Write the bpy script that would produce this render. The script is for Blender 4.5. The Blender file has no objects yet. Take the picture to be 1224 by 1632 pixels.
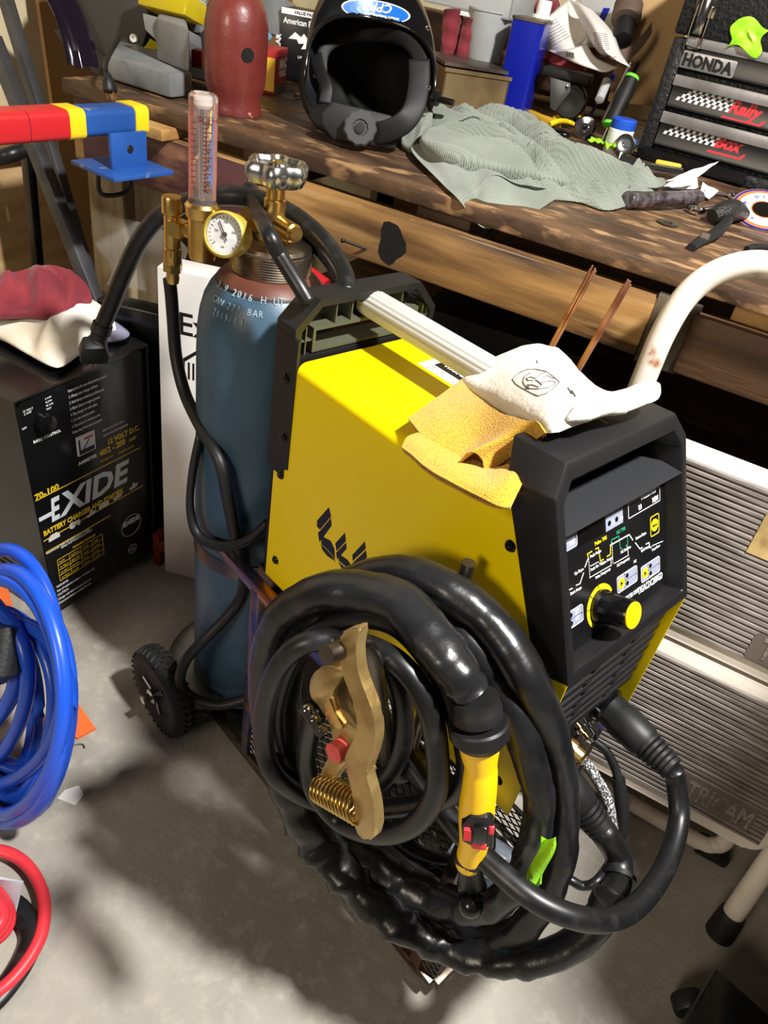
import bpy, bmesh, math, random
from mathutils import Vector as V, Matrix
R_ = math.radians
random.seed(7)
SC = bpy.context.scene
COL = SC.collection
# ------------------------------------------------------------------ camera
F = 1207.0; CX, CY = 612.0, 816.0; EYE = 1.25
_h1 = V((-1488, -1204, F)); _h2 = V((1486, -626, F))
UP = _h1.cross(_h2).normalized()
if UP.y > 0: UP = -UP
_b = V((3307, 1575, -F)).normalized()
XR = (_b - UP * _b.dot(UP)).normalized(); YR = UP.cross(XR)
def ray(px, py):
    d = V((px - CX, py - CY, F)); return V((XR.dot(d), YR.dot(d), UP.dot(d)))
EYEP = V((0, 0, EYE))
cam_data = bpy.data.cameras.new('camera'); cam = bpy.data.objects.new('camera', cam_data); COL.objects.link(cam)
cam_data.sensor_fit = 'VERTICAL'; cam_data.sensor_height = 36; cam_data.lens = 36 * F / 1632
cam_data.clip_start = .02
_r, _u, _f = V((XR.x, YR.x, UP.x)), V((XR.y, YR.y, UP.y)), V((XR.z, YR.z, UP.z))
M = Matrix.Identity(4)
for i in range(3):
    M[i][0] = _r[i]; M[i][1] = -_u[i]; M[i][2] = -_f[i]; M[i][3] = EYEP[i]
cam.matrix_world = M
SC.camera = cam
# ------------------------------------------------------------------ exposure, world, lamps
vs = SC.view_settings
vs.view_transform = 'Standard'; vs.look = 'None'; vs.gamma = 1; vs.use_curve_mapping = False
vs.exposure = 0.0
wd = bpy.data.worlds.new('world'); SC.world = wd; wd.use_nodes = True
wd.node_tree.nodes['Background'].inputs[0].default_value = (1.0, .82, .66, 1)
wd.node_tree.nodes['Background'].inputs[1].default_value = .05
def area(name, loc, target, size, power, color, shape='DISK', size_y=None):
    l = bpy.data.lights.new(name, 'AREA'); l.shape = shape; l.size = size
    if size_y: l.size_y = size_y
    l.energy = power; l.color = color
    o = bpy.data.objects.new(name, l); COL.objects.link(o); o.location = loc
    o.rotation_euler = (V(target) - V(loc)).to_track_quat('-Z', 'Y').to_euler()
    return o
area('ceiling_lamp', (.70, .52, 2.5), (.1, .7, .0), .16, 132, (1, .985, .95))
area('fill_light', (-.9, -2.6, 2.1), (-.4, 1.0, .5), 1.0, 52, (1, .86, .68))  # soft warm fill added to lift upright sides and shadows, not a fixture
# ------------------------------------------------------------------ pixel rays onto real planes
def Pz(px, py, z):
    r = ray(px, py); return EYEP + r * ((z - EYE) / r.z)
def Yp(px, py, y):
    r = ray(px, py); return EYEP + r * (y / r.y)
CU = V((.948, -.318, 0)).normalized(); CW = V((.318, .948, 0)).normalized()
def S(px, py, d):                      # point on the plane parallel to the cart's side
    r = ray(px, py); return EYEP + r * (d / r.dot(CW))
def cl(p): return V((p.dot(CU), p.dot(CW), p.z))
CART = Matrix(((CU.x, CW.x, 0, 0), (CU.y, CW.y, 0, 0), (0, 0, 1, 0), (0, 0, 0, 1)))
def hit(px, py, o, n):
    r = ray(px, py); return EYEP + r * ((o - EYEP).dot(n) / r.dot(n))
def frame(o, ex, ey):
    ex = ex.normalized(); ez = ex.cross(ey).normalized(); ey = ez.cross(ex)
    m = Matrix.Identity(4)
    for i in range(3): m[i][0] = ex[i]; m[i][1] = ey[i]; m[i][2] = ez[i]; m[i][3] = o[i]
    return m
def T(x, y, z): return Matrix.Translation((x, y, z))
def RX(a): return Matrix.Rotation(R_(a), 4, 'X')
def RY(a): return Matrix.Rotation(R_(a), 4, 'Y')
def RZ(a): return Matrix.Rotation(R_(a), 4, 'Z')
I4 = Matrix.Identity(4)
# ------------------------------------------------------------------ materials
def srgb(c):
    return tuple((x / 255 / 12.92) if x / 255 <= .04045 else ((x / 255 + .055) / 1.055) ** 2.4 for x in c) + (1,)
MATS = {}
def mat(name, c, rough=.5, metal=0, c2=None, scale=8, stretch=(1, 1, 1), bump=0, bscale=60, lo=.4, hi=.65, spec=.5, coat=0, trans=0, ior=1.45, alpha=1, sheen=0, detail=6, c3=None, s3=3, lo3=.55, hi3=.7, wave=None):
    m = bpy.data.materials.new(name); m.use_nodes = True; nt = m.node_tree; N = nt.nodes; L = nt.links
    b = N['Principled BSDF']; b.inputs['Base Color'].default_value = srgb(c); b.inputs['Roughness'].default_value = rough
    b.inputs['Metallic'].default_value = metal; b.inputs['Specular IOR Level'].default_value = spec
    b.inputs['Coat Weight'].default_value = coat; b.inputs['Coat Roughness'].default_value = .08
    b.inputs['Transmission Weight'].default_value = trans; b.inputs['IOR'].default_value = ior; b.inputs['Alpha'].default_value = alpha
    b.inputs['Sheen Weight'].default_value = sheen
    tc = N.new('ShaderNodeTexCoord'); mp = N.new('ShaderNodeMapping'); mp.inputs['Scale'].default_value = stretch
    L.new(tc.outputs['Object'], mp.inputs['Vector'])
    last = None
    def noise(sc, d=6):
        n = N.new('ShaderNodeTexNoise'); n.inputs['Scale'].default_value = sc; n.inputs['Detail'].default_value = d
        L.new(mp.outputs[0], n.inputs['Vector']); return n
    def layer(prev, n, lo, hi, col):
        r = N.new('ShaderNodeMapRange'); r.inputs['From Min'].default_value = lo; r.inputs['From Max'].default_value = hi
        L.new(n.outputs[0], r.inputs['Value'])
        x = N.new('ShaderNodeMix'); x.data_type = 'RGBA'
        L.new(r.outputs[0], x.inputs['Factor'])
        if prev is None: x.inputs['A'].default_value = srgb(c)
        else: L.new(prev, x.inputs['A'])
        x.inputs['B'].default_value = srgb(col); return x.outputs['Result']
    if c2: last = layer(last, noise(scale, detail), lo, hi, c2)
    if c3: last = layer(last, noise(s3, 8), lo3, hi3, c3)
    if last: L.new(last, b.inputs['Base Color'])
    if bump or wave:
        bp = N.new('ShaderNodeBump'); bp.inputs['Distance'].default_value = .004
        if wave:
            w = N.new('ShaderNodeTexWave'); w.inputs['Scale'].default_value = wave[0]; w.bands_direction = wave[1]; w.inputs['Distortion'].default_value = wave[3] if len(wave) > 3 else 0
            L.new(mp.outputs[0], w.inputs['Vector']); L.new(w.outputs['Fac'], bp.inputs['Height']); bp.inputs['Strength'].default_value = wave[2]
        else:
            L.new(noise(bscale, 4).outputs[0], bp.inputs['Height']); bp.inputs['Strength'].default_value = bump
        L.new(bp.outputs[0], b.inputs['Normal'])
    MATS[name] = m; return m
def emis(name, c, s):
    m = mat(name, c); b = m.node_tree.nodes['Principled BSDF']
    b.inputs['Emission Color'].default_value = srgb(c); b.inputs['Emission Strength'].default_value = s; return m
# ------------------------------------------------------------------ mesh building
WM = {}                                # world matrices by object name
def spline(pts, n=8, closed=False):
    pts = [V(p) for p in pts]; out = []; k = len(pts)
    if k < 3: return pts
    rng = range(k if closed else k - 1)
    for i in rng:
        if closed: p0, p1, p2, p3 = pts[(i - 1) % k], pts[i], pts[(i + 1) % k], pts[(i + 2) % k]
        else:
            p1, p2 = pts[i], pts[i + 1]
            p0 = pts[i - 1] if i else p1 * 2 - p2
            p3 = pts[i + 2] if i + 2 < k else p2 * 2 - p1
        for j in range(n):
            t = j / n
            out.append(.5 * ((2 * p1) + (p2 - p0) * t + (2 * p0 - 5 * p1 + 4 * p2 - p3) * t * t + (3 * p1 - p0 - 3 * p2 + p3) * t ** 3))
    if not closed: out.append(pts[-1])
    return out
class MB:
    def __init__(s, m=None): s.bm = bmesh.new(); s.M = m or I4
    def _x(s, vs, m):
        if m is not None:
            for v in vs: v.co = m @ v.co
    def box(s, a, b, m=None, bev=0, seg=2):
        bm = s.bm; x0, y0, z0 = [min(a[i], b[i]) for i in range(3)]; x1, y1, z1 = [max(a[i], b[i]) for i in range(3)]
        v = [bm.verts.new((x, y, z)) for x in (x0, x1) for y in (y0, y1) for z in (z0, z1)]
        fs = [bm.faces.new([v[i] for i in q]) for q in ((0, 1, 3, 2), (4, 6, 7, 5), (0, 4, 5, 1), (2, 3, 7, 6), (0, 2, 6, 4), (1, 5, 7, 3))]
        if bev:
            es = list({e for f in fs for e in f.edges}); r = bmesh.ops.bevel(bm, geom=es, offset=bev, segments=seg, profile=.5, affect='EDGES')
            v = list({w for f in r['faces'] for w in f.verts} | {w for w in v if w.is_valid})
        s._x(v, m); return s
    def prism(s, poly, z0, z1, m=None, bev=0, seg=2, hole=None):
        """polygon in xy extruded along z; optional hole with the same number of points"""
        bm = s.bm
        if hole:
            rings = [[bm.verts.new((p[0], p[1], z)) for p in q] for z in (z0, z1) for q in (poly, hole)]
            n = len(poly); o0, h0, o1, h1 = rings
            for i in range(n):
                j = (i + 1) % n
                bm.faces.new((o0[i], o0[j], o1[j], o1[i])); bm.faces.new((h0[j], h0[i], h1[i], h1[j]))
                bm.faces.new((o1[i], o1[j], h1[j], h1[i])); bm.faces.new((o0[j], o0[i], h0[i], h0[j]))
            v = [w for r in rings for w in r]
        else:
            lo = [bm.verts.new((p[0], p[1], z0)) for p in poly]; hi = [bm.verts.new((p[0], p[1], z1)) for p in poly]
            n = len(poly); fs = [bm.faces.new(list(reversed(lo))), bm.faces.new(hi)]
            for i in range(n):
                j = (i + 1) % n; fs.append(bm.faces.new((lo[i], lo[j], hi[j], hi[i])))
            v = lo + hi
            if bev:
                es = list({e for f in fs for e in f.edges})
                r = bmesh.ops.bevel(bm, geom=es, offset=bev, segments=seg, profile=.5, affect='EDGES')
                v = list({w for f in r['faces'] for w in f.verts} | {w for w in v if w.is_valid})
        s._x(v, m); return s
    def tube(s, pts, r, seg=12, closed=False, caps=True, flat=1.0, up=None, prof=None):
        """sweep; r a number, list per point or function of 0..1; flat squashes across; prof = radial profile function(angle,t)"""
        bm = s.bm; pts = [V(p) for p in pts]; n = len(pts)
        tang = []
        for i in range(n):
            a = pts[(i - 1) % n] if (closed or i) else pts[i]; b = pts[(i + 1) % n] if (closed or i < n - 1) else pts[i]
            t = (b - a); tang.append(t.normalized() if t.length > 1e-9 else V((0, 0, 1)))
        ref = V(up) if up else (V((0, 0, 1)) if abs(tang[0].z) < .9 else V((1, 0, 0)))
        nrm = (ref - tang[0] * ref.dot(tang[0])).normalized(); rings = []
        for i in range(n):
            t = tang[i]
            if up: nrm = (V(up) - t * V(up).dot(t))
            else: nrm = nrm - t * nrm.dot(t)
            nrm = nrm.normalized() if nrm.length > 1e-6 else t.orthogonal().normalized()
            bn = t.cross(nrm); f = i / max(1, n - 1)
            rr = r(f) if callable(r) else (r[i] if isinstance(r, (list, tuple)) else r)
            ring = []
            for k in range(seg):
                a = 2 * math.pi * k / seg; q = rr * (prof(a, f) if prof else 1)
                ring.append(bm.verts.new(pts[i] + nrm * math.cos(a) * q * flat + bn * math.sin(a) * q))
            rings.append(ring)
        for i in range(n if closed else n - 1):
            A, B = rings[i], rings[(i + 1) % n]
            for k in range(seg): bm.faces.new((A[k], A[(k + 1) % seg], B[(k + 1) % seg], B[k]))
        if caps and not closed:
            bm.faces.new(list(reversed(rings[0]))); bm.faces.new(rings[-1])
        return s
    def rod(s, a, b, r, r2=None, seg=14):
        return s.tube([a, b], [r, r if r2 is None else r2], seg)
    def lathe(s, prof, m=None, seg=32, cap=True, rad=None):
        """prof = [(r, z)], about z; rad(angle) scales r"""
        bm = s.bm; rings = []; allv = []
        for r, z in prof:
            if r < 1e-6: w = [bm.verts.new((0, 0, z))]
            else: w = [bm.verts.new((r * (rad(2 * math.pi * k / seg) if rad else 1) * math.cos(2 * math.pi * k / seg), r * (rad(2 * math.pi * k / seg) if rad else 1) * math.sin(2 * math.pi * k / seg), z)) for k in range(seg)]
            rings.append(w); allv += w
        for A, B in zip(rings, rings[1:]):
            for k in range(seg):
                j = (k + 1) % seg
                if len(A) == 1 and len(B) == 1: continue
                if len(A) == 1: bm.faces.new((A[0], B[j], B[k]))
                elif len(B) == 1: bm.faces.new((A[k], A[j], B[0]))
                else: bm.faces.new((A[k], A[j], B[j], B[k]))
        if cap:
            if len(rings[0]) > 1: bm.faces.new(list(reversed(rings[0])))
            if len(rings[-1]) > 1: bm.faces.new(rings[-1])
        s._x(allv, m); return s
    def ball(s, c, r, m=None, sc=(1, 1, 1), u=20, v=12):
        o = bmesh.ops.create_uvsphere(s.bm, u_segments=u, v_segments=v, radius=r)
        for w in o['verts']: w.co = V((w.co.x * sc[0], w.co.y * sc[1], w.co.z * sc[2])) + V(c)
        s._x(o['verts'], m); return s
    def grid(s, f, nu, nv, thick=0, closed_u=False):
        """surface f(u,v) -> point, u,v in 0..1; thick gives it a back"""
        bm = s.bm; g = [[bm.verts.new(f(i / nu, j / nv)) for j in range(nv + 1)] for i in range(nu + (0 if closed_u else 1))]
        n = len(g); fs = []
        for i in range(nu):
            for j in range(nv): fs.append(bm.faces.new((g[i][j], g[(i + 1) % n][j], g[(i + 1) % n][j + 1], g[i][j + 1])))
        if thick:
            bmesh.ops.recalc_face_normals(bm, faces=fs)
            r = bmesh.ops.solidify(bm, geom=fs, thickness=thick)
        return s
    def quad(s, *p):
        s.bm.faces.new([s.bm.verts.new(q) for q in p]); return s
    def build(s, name, m, parent=None, sharp=35, smooth=True, origin=None, recalc=True):
        bm = s.bm; bm.normal_update()
        if recalc: bmesh.ops.recalc_face_normals(bm, faces=bm.faces[:])
        me = bpy.data.meshes.new(name); W = s.M
        if parent is not None:
            bm.transform(WM[parent.name].inverted() @ W); bm.to_mesh(me); bm.free()
            o = bpy.data.objects.new(name, me); o.parent = parent; WM_o = WM[parent.name]
        else:
            c = [v.co for v in bm.verts]
            lo = V((min(v.x for v in c), min(v.y for v in c), min(v.z for v in c))); hi = V((max(v.x for v in c), max(v.y for v in c), max(v.z for v in c)))
            b = V(((lo.x + hi.x) / 2, (lo.y + hi.y) / 2, lo.z)) if origin is None else V(origin)
            bm.transform(Matrix.Translation(-b)); bm.to_mesh(me); bm.free()
            o = bpy.data.objects.new(name, me); WM_o = W @ Matrix.Translation(b); o.matrix_world = WM_o
        COL.objects.link(o); WM[o.name] = WM_o
        me.materials.append(MATS[m] if isinstance(m, str) else m)
        if smooth:
            me.polygons.foreach_set('use_smooth', [True] * len(me.polygons)); me.set_sharp_from_angle(angle=R_(sharp))
        return o
def tag(o, label=None, cat=None, group=None, kind=None):
    if label: o['label'] = label
    if cat: o['category'] = cat
    if group: o['group'] = group
    if kind: o['kind'] = kind
    return o
def thing(name, label, cat, m=None, group=None):
    o = bpy.data.objects.new(name, None); o.empty_display_size = .05; COL.objects.link(o)
    m = m or I4; o.matrix_world = m; WM[o.name] = m.copy(); return tag(o, label, cat, group)
def text(s, size, m, mt, name, parent, ext=.0004, bold=0, align='LEFT', sx=1, shear=0, space=1, W=None):
    """lettering as thin relief: m places its baseline frame (x along the line, z out) in the frame W"""
    c = bpy.data.curves.new('lettering', 'FONT'); c.body = s; c.size = size; c.extrude = ext; c.offset = bold; c.align_x = align
    c.shear = shear; c.space_character = space; c.resolution_u = 2
    o = bpy.data.objects.new('lettering', c); COL.objects.link(o)
    dg = bpy.context.evaluated_depsgraph_get(); me = bpy.data.meshes.new_from_object(o.evaluated_get(dg))
    bpy.data.objects.remove(o)
    bm = bmesh.new(); bm.from_mesh(me); bpy.data.meshes.remove(me)
    bm.transform(m @ Matrix.Diagonal((sx, 1, 1, 1)))
    return bm
def lettering(items, mt, name, parent, W=I4):
    """items = [(string, size, matrix, kwargs)] each a piece of writing on a part"""
    for s, size, m, kw in items:
        b = MB(W); t = text(s, size, m, mt, name, parent, **kw); me = bpy.data.meshes.new('t'); t.to_mesh(me); t.free(); b.bm.from_mesh(me); bpy.data.meshes.remove(me)
        o = b.build(name, mt, parent, smooth=False, recalc=False)
    return o
def dup(o, m, label=None, group=None, name=None):
    """a copy of a thing with copies of its parts and sub-parts"""
    r = o.copy(); COL.objects.link(r); r.matrix_world = m; WM[r.name] = m.copy()
    if label: r['label'] = label
    if group: r['group'] = group
    def rec(src, dst):
        for ch in src.children:
            c = ch.copy(); COL.objects.link(c); c.parent = dst; WM[c.name] = m.copy(); rec(ch, c)
    rec(o, r); return r
def ngon(r, n, a0=0, cx=0, cy=0): return [(cx + r * math.cos(a0 + 2 * math.pi * i / n), cy + r * math.sin(a0 + 2 * math.pi * i / n)) for i in range(n)]
def rrect(x0, y0, x1, y1, r, n=4):
    o = []
    for cx, cy, a in ((x1 - r, y1 - r, 0), (x0 + r, y1 - r, 90), (x0 + r, y0 + r, 180), (x1 - r, y0 + r, 270)):
        for i in range(n + 1): o.append((cx + r * math.cos(R_(a + 90 * i / n)), cy + r * math.sin(R_(a + 90 * i / n))))
    return o
# ------------------------------------------------------------------ palette
mat('concrete', (158, 153, 143), .75, c2=(138, 132, 122), scale=4, bump=.25, bscale=120, c3=(168, 163, 152), s3=45, lo3=.5, hi3=.8)
mat('cream_wall', (222, 208, 172), .8, c2=(205, 188, 150), scale=3)
mat('bench_wood', (98, 72, 50), .55, c2=(58, 40, 28), scale=8, stretch=(1, 2.2, 2), bump=.5, bscale=30, lo=.36, hi=.6, c3=(150, 116, 80), s3=14, lo3=.55, hi3=.66, coat=.1)
mat('beam_wood', (150, 112, 66), .42, c2=(58, 36, 24), scale=5, stretch=(.35, 3, 3), bump=.4, bscale=18, lo=.42, hi=.62, c3=(186, 148, 96), s3=8, lo3=.55, hi3=.7, coat=.3)
mat('purple_wood', (88, 52, 52), .5, c2=(66, 38, 42), scale=4, stretch=(.5, 2, 2), bump=.2, bscale=20, c3=(130, 92, 72), s3=9, lo3=.62, hi3=.7)
mat('dark_wood', (92, 66, 46), .6, c2=(48, 32, 24), scale=6, stretch=(.4, 3, 3), bump=.4, bscale=25, c3=(128, 96, 62), s3=10, lo3=.6, hi3=.7)
mat('pale_wood', (190, 150, 92), .65, c2=(150, 108, 60), scale=10, stretch=(1, 1, 3), bump=.4, bscale=30)
mat('post_wood', (140, 124, 94), .7, c2=(104, 86, 62), scale=8, stretch=(4, 4, .5), bump=.3, bscale=20)
mat('light_plank', (214, 180, 134), .55, c2=(186, 148, 102), scale=5, stretch=(3, .5, 4))
mat('brown_sheet', (150, 112, 66), .7, c2=(126, 92, 52), scale=2)
mat('black_gap', (10, 8, 7), .9)
mat('char', (18, 14, 12), .8)
# ------------------------------------------------------------------ the room
BZ_ = .94                              # bench top height
def struct(name, mb, m): return tag(mb.build(name, m, smooth=False), kind='structure')
struct('floor', MB().box((-3.2, -2.2, -.1), (2.6, 2.75, 0)), 'concrete')
struct('wall_back', MB().box((-3.2, 2.7, 0), (2.6, 2.8, 2.9)), 'cream_wall')
struct('wall_left', MB().box((-1.92, .2, 0), (-1.82, 2.7, 2.9)), 'cream_wall')
# ------------------------------------------------------------------ left wall sheets
tag(MB().box((-1.815, .2, 0), (-1.785, 2.3, .66)).build('wood_plank_panel', 'light_plank'), 'pale wood plank panel low on the left wall behind the red shop rag', 'panel')
tag(MB().box((-1.80, 1.30, .68), (-1.73, 1.455, .735), bev=.004).build('wood_batten', 'brown_sheet'), 'brown wooden rail along the wall beneath the blue striped tube', 'rail')
m = frame(V((-1.70, 1.47, .2)), V((.06, 1, 0)), V((-.07, 0, 1)))
tag(MB(m).box((0, 0, 0), (.95, 1.4, .012)).build('plywood_sheet', 'brown_sheet'), 'tall brown fibreboard sheet standing left of the chop saw', 'board')
# ------------------------------------------------------------------ the bench
BY = 1.172
bench = thing('workbench', 'long dark wooden workbench of stained planks and pallet beams under the tools', 'workbench', T(-.3, BY, 0))
b = MB()
x0, x1 = -1.35, 1.0
ys = [BY, 1.40, 1.63, 1.88, 2.12, 2.36, 2.62]
for i, (a, c) in enumerate(zip(ys, ys[1:])):
    b.box((x0 + .02 * (i % 2), a + .002, BZ_ - .026), (x1, c - .002, BZ_ - .001 * (i % 2)), bev=.003)
b.build('bench_top', 'bench_wood', bench)
b = MB(); b.box((x0 + .03, BY - .006, .80), (-.135, BY + .03, .893), bev=.004).build('front_beam', 'beam_wood', bench)
MB().box((-1.29, BY - .010, .795), (-.86, BY - .0065, .892), bev=.001).build('painted_board', 'purple_wood', bench)
MB().box((-.075, BY - .006, .795), (1.0, BY + .03, .888), bev=.004).build('front_beam', 'dark_wood', bench)
MB().box((-.135, BY + .001, .79), (-.07, BY + .02, .9), bev=.002).build('joint_plate', mat('galv', (120, 112, 100), .45, .8, c2=(80, 70, 60), scale=10), bench)
for (xa, xb, ya, yb, za, zb, mm) in ((-1.18, -1.06, BY - .035, BY + .12, .8935, .9135, 'pale_wood'), (-.925, -.86, BY + .03, BY + .6, .85, .9135, 'dark_wood'), (-.56, -.46, BY + .03, BY + .6, .84, .9135, 'dark_wood'), (-.03, .12, BY + .035, BY + .6, .855, .9135, 'pale_wood'), (.5, .6, BY + .035, BY + .6, .85, .9135, 'dark_wood'), (-1.33, -1.2, BY + .01, BY + .12, .8, .9135, 'dark_wood')):
    MB().box((xa, ya, za), (xb, yb, zb), bev=.003).build('stringer_block', mm, bench)
for xa, ya in ((-1.33, BY + .03), (.85, BY + .03), (-1.33, 2.45), (.85, 2.45)):
    MB().box((xa, ya, 0), (xa + .10, ya + .10, .912 if ya > 2 else .80), bev=.004).build('leg', 'post_wood', bench)
MB().box((-1.23, BY + .06, .12), (-1.13, BY + .16, .80), bev=.004).build('leg', 'post_wood', bench)
MB().box((-1.3, 1.32, .30), (.95, 2.5, .335)).build('lower_shelf', 'dark_wood', bench)
MB().box((-1.3, 2.45, .34), (.95, 2.47, .78)).build('back_board', 'dark_wood', bench)
# burnt patch and nail in the beam
b = MB(); pts = []
for i in range(18):
    a = 2 * math.pi * i / 18; r = 1 + .12 * math.sin(3 * a + 1) + .08 * math.sin(5 * a)
    p = Yp(624 + 21 * r * math.cos(a), 388 + 34 * r * math.sin(a), BY - .0065); pts.append(p)
bm = b.bm; bm.faces.new([bm.verts.new(p) for p in pts]); b.build('burn_mark', 'char', bench, smooth=False)
p = Yp(584, 397, BY - .006)
MB().rod(p, p + V((-.03, -.03, .012)), .0022).ball(p + V((-.031, -.031, .012)), .004).build('nail', mat('dark_steel', (60, 58, 56), .35, .9), bench)
# ------------------------------------------------------------------ the welding machine (cart axes: x forward, y towards the bench)
mat('yellow_paint', (240, 212, 2), .34, spec=.3)
mat('black_plastic', (19, 18, 20), .45, bump=.08, bscale=900, c2=(23, 22, 24), scale=4)
mat('panel_black', (13, 13, 15), .35)
mat('web_plastic', (70, 72, 56), .6)
mat('bar_grip', (172, 170, 164), .5, wave=(60, 'X', .0))
mat('black_gloss', (10, 10, 11), .2)
mat('white_print', (236, 236, 236), .5)
mat('grey_print', (138, 142, 160), .5)
mat('yellow_print', (240, 214, 20), .45)
mat('green_print', (40, 150, 110), .5)
mat('logo_black', (14, 14, 14), .4)
mat('brass', (222, 186, 112), .3, 1, c2=(196, 156, 84), scale=20)
mat('chrome', (200, 200, 200), .12, 1)
mat('dull_steel', (120, 118, 114), .35, 1, c2=(84, 80, 78), scale=12)
mat('rubber', (22, 22, 23), .45, bump=.15, bscale=150)
WX0, WX1, WY0, WY1, WZ0, WZ1 = -.678, -.187, .524, .757, .468, .831
w = thing('welding_machine', 'yellow and black welding machine standing on the wheeled steel cart', 'welder', CART @ T(-.43, .64, WZ0))
# body shell: cross-section with rolled top edges, front cut slanting behind the bezel
def section(x):
    o = [(WY0, WZ0), (WY0, .66), (WY0, .676), (WY0, .695), (WY0, WZ1 - .020)]
    for i in range(7):
        a = R_(90 * i / 6); o.append((WY0 + .014 - .014 * math.cos(a), WZ1 - .014 + .014 * math.sin(a)))
    for i in range(7):
        a = R_(90 * i / 6); o.append((WY1 - .014 + .014 * math.sin(a), WZ1 - .014 + .014 * math.cos(a)))
        if i == 0: o[-1:] = [o[-1]]
    o += [(WY1, WZ1 - .020), (WY1, .695), (WY1, .676), (WY1, .66), (WY1, WZ0)]; return o
def fx(z): return -.222 - (z - .695) * .57 if z >= .695 else -.245
b = MB(CART); bm = b.bm; sec = section(0)
A = [bm.verts.new((WX0 + (.03 if z > .675 else 0), y, z)) for y, z in sec]; B = [bm.verts.new((fx(z), y, z)) for y, z in sec]
# extra ring so the side follows the bezel
n = len(sec)
for i in range(n):
    j = (i + 1) % n; bm.faces.new((A[i], A[j], B[j], B[i]))
bm.faces.new(A); bm.faces.new(list(reversed(B)))
for y in (WY0, WY1 - .0016):
    b.prism([(-.2449, WZ0), (WX1, WZ0), (WX1, .699), (-.224, .693), (-.2449, .694)], y, y + .0016, m=Matrix(((1, 0, 0, 0), (0, 0, 1, 0), (0, 1, 0, 0), (0, 0, 0, 1))))
body = b.build('body_shell', 'yellow_paint', w, sharp=25)
XZ = Matrix(((1, 0, 0, 0), (0, 0, -1, 0), (0, 1, 0, 0), (0, 0, 0, 1)))     # prism xy -> cart xz, extruding to -y
# black base strip
MB(CART).box((-.66, .54, .445), (-.23, .745, WZ0)).build('base_plate', 'black_plastic', w)
# rear end frame with webbed carry slot
RP = Matrix(((0, 0, 1, 0), (1, 0, 0, 0), (0, 1, 0, 0), (0, 0, 0, 1)))       # polygon (y,z) extruded along x
e = .0015
outer = [(WY0 - e, .66), (WY1 + e, .66), (WY1 + e, .866), (.722, .904), (.556, .904), (WY0 - e, .872)]
inner = [(WY0 + .008, .834), (WY1 - .008, .834), (WY1 - .008, .862), (.718, .895), (.560, .895), (WY0 + .008, .867)]
b = MB(CART); b.prism(outer, -.692, -.655, m=RP, hole=inner)
b.prism([(WY0 - .0018, .676), (WY0 + .002, .676), (WY0 + .002, .86), (WY0 - .0018, .86)], -.692, -.6475, m=RP)
b.prism([(WY0, .47), (WY1, .47), (WY1, .66), (WY0, .66)], -.684, -.6785, m=RP)
b.build('rear_frame', 'black_plastic', w, sharp=25)
b = MB(CART)
so = [(.552, .836), (.729, .836), (.729, .868), (.552, .868)]
si = [(.556, .840), (.725, .840), (.725, .864), (.556, .864)]
b.prism(so, -.690, -.658, m=RP, hole=si)
for y in (.585, .61, .637, .664, .695): b.box((-.69, y, .868), (-.659, y + .0018, .8955))
for y in (.5305, .541, .738, .748): b.box((-.69, y, .834), (-.659, y + .0018, .87))
b.box((-.69, .53, .851), (-.66, .552, .8528)); b.box((-.69, .729, .851), (-.66, .751, .8528))
b.build('rear_web', 'web_plastic', w, sharp=25)
# carry bar
b = MB(CART); b.tube([(-.67, .645, .884), (-.29, .645, .884)], .0185, 72, prof=lambda a, f: 1 - .035 * (math.sin(a * 18) > 0))
b.build('carry_bar', 'bar_grip', w, sharp=20)
# bezel
BO = V((-.185, WY0 - .001, .701)); BXd, BYd = V((0, 1, 0)), V((-.4165, 0, .909))
BF = CART @ frame(BO, BXd, BYd); BW, BH = .235, .2235
b = MB(BF); bm = b.bm
fo = [(0, 0, 0), (BW, 0, 0), (BW, .194, 0), (BW - .023, BH, 0), (.018, BH, 0), (0, .194, 0)]
ro = [(0, .002, -.042), (BW, .002, -.042), (BW, .207, -.056), (BW - .023, .2455, -.058), (.018, .2455, -.058), (0, .207, -.056)]
bi = [(.0125, .012), (BW - .0105, .012), (BW - .0105, .184), (BW - .026, .2045), (.026, .2045), (.0125, .184)]
A = [bm.verts.new(p) for p in fo]; B = [bm.verts.new(p) for p in ro]
C1 = [bm.verts.new((p[0], p[1], 0)) for p in bi]; D1 = [bm.verts.new((p[0], p[1], -.05)) for p in bi]
for i in range(6):
    j = (i + 1) % 6
    bm.faces.new((A[i], A[j], B[j], B[i])); bm.faces.new((A[i], C1[i], C1[j], A[j])); bm.faces.new((C1[i], D1[i], D1[j], C1[j]))
bm.faces.new(B)
bmesh.ops.recalc_face_normals(bm, faces=bm.faces[:])
es = [e_ for e_ in bm.edges if e_.is_manifold and len(e_.link_faces) == 2 and e_.calc_face_angle(0) > .5]
bmesh.ops.bevel(bm, geom=es, offset=.0022, segments=2, profile=.5, affect='EDGES')
b.build('front_bezel', 'black_plastic', w, sharp=25)
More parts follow.
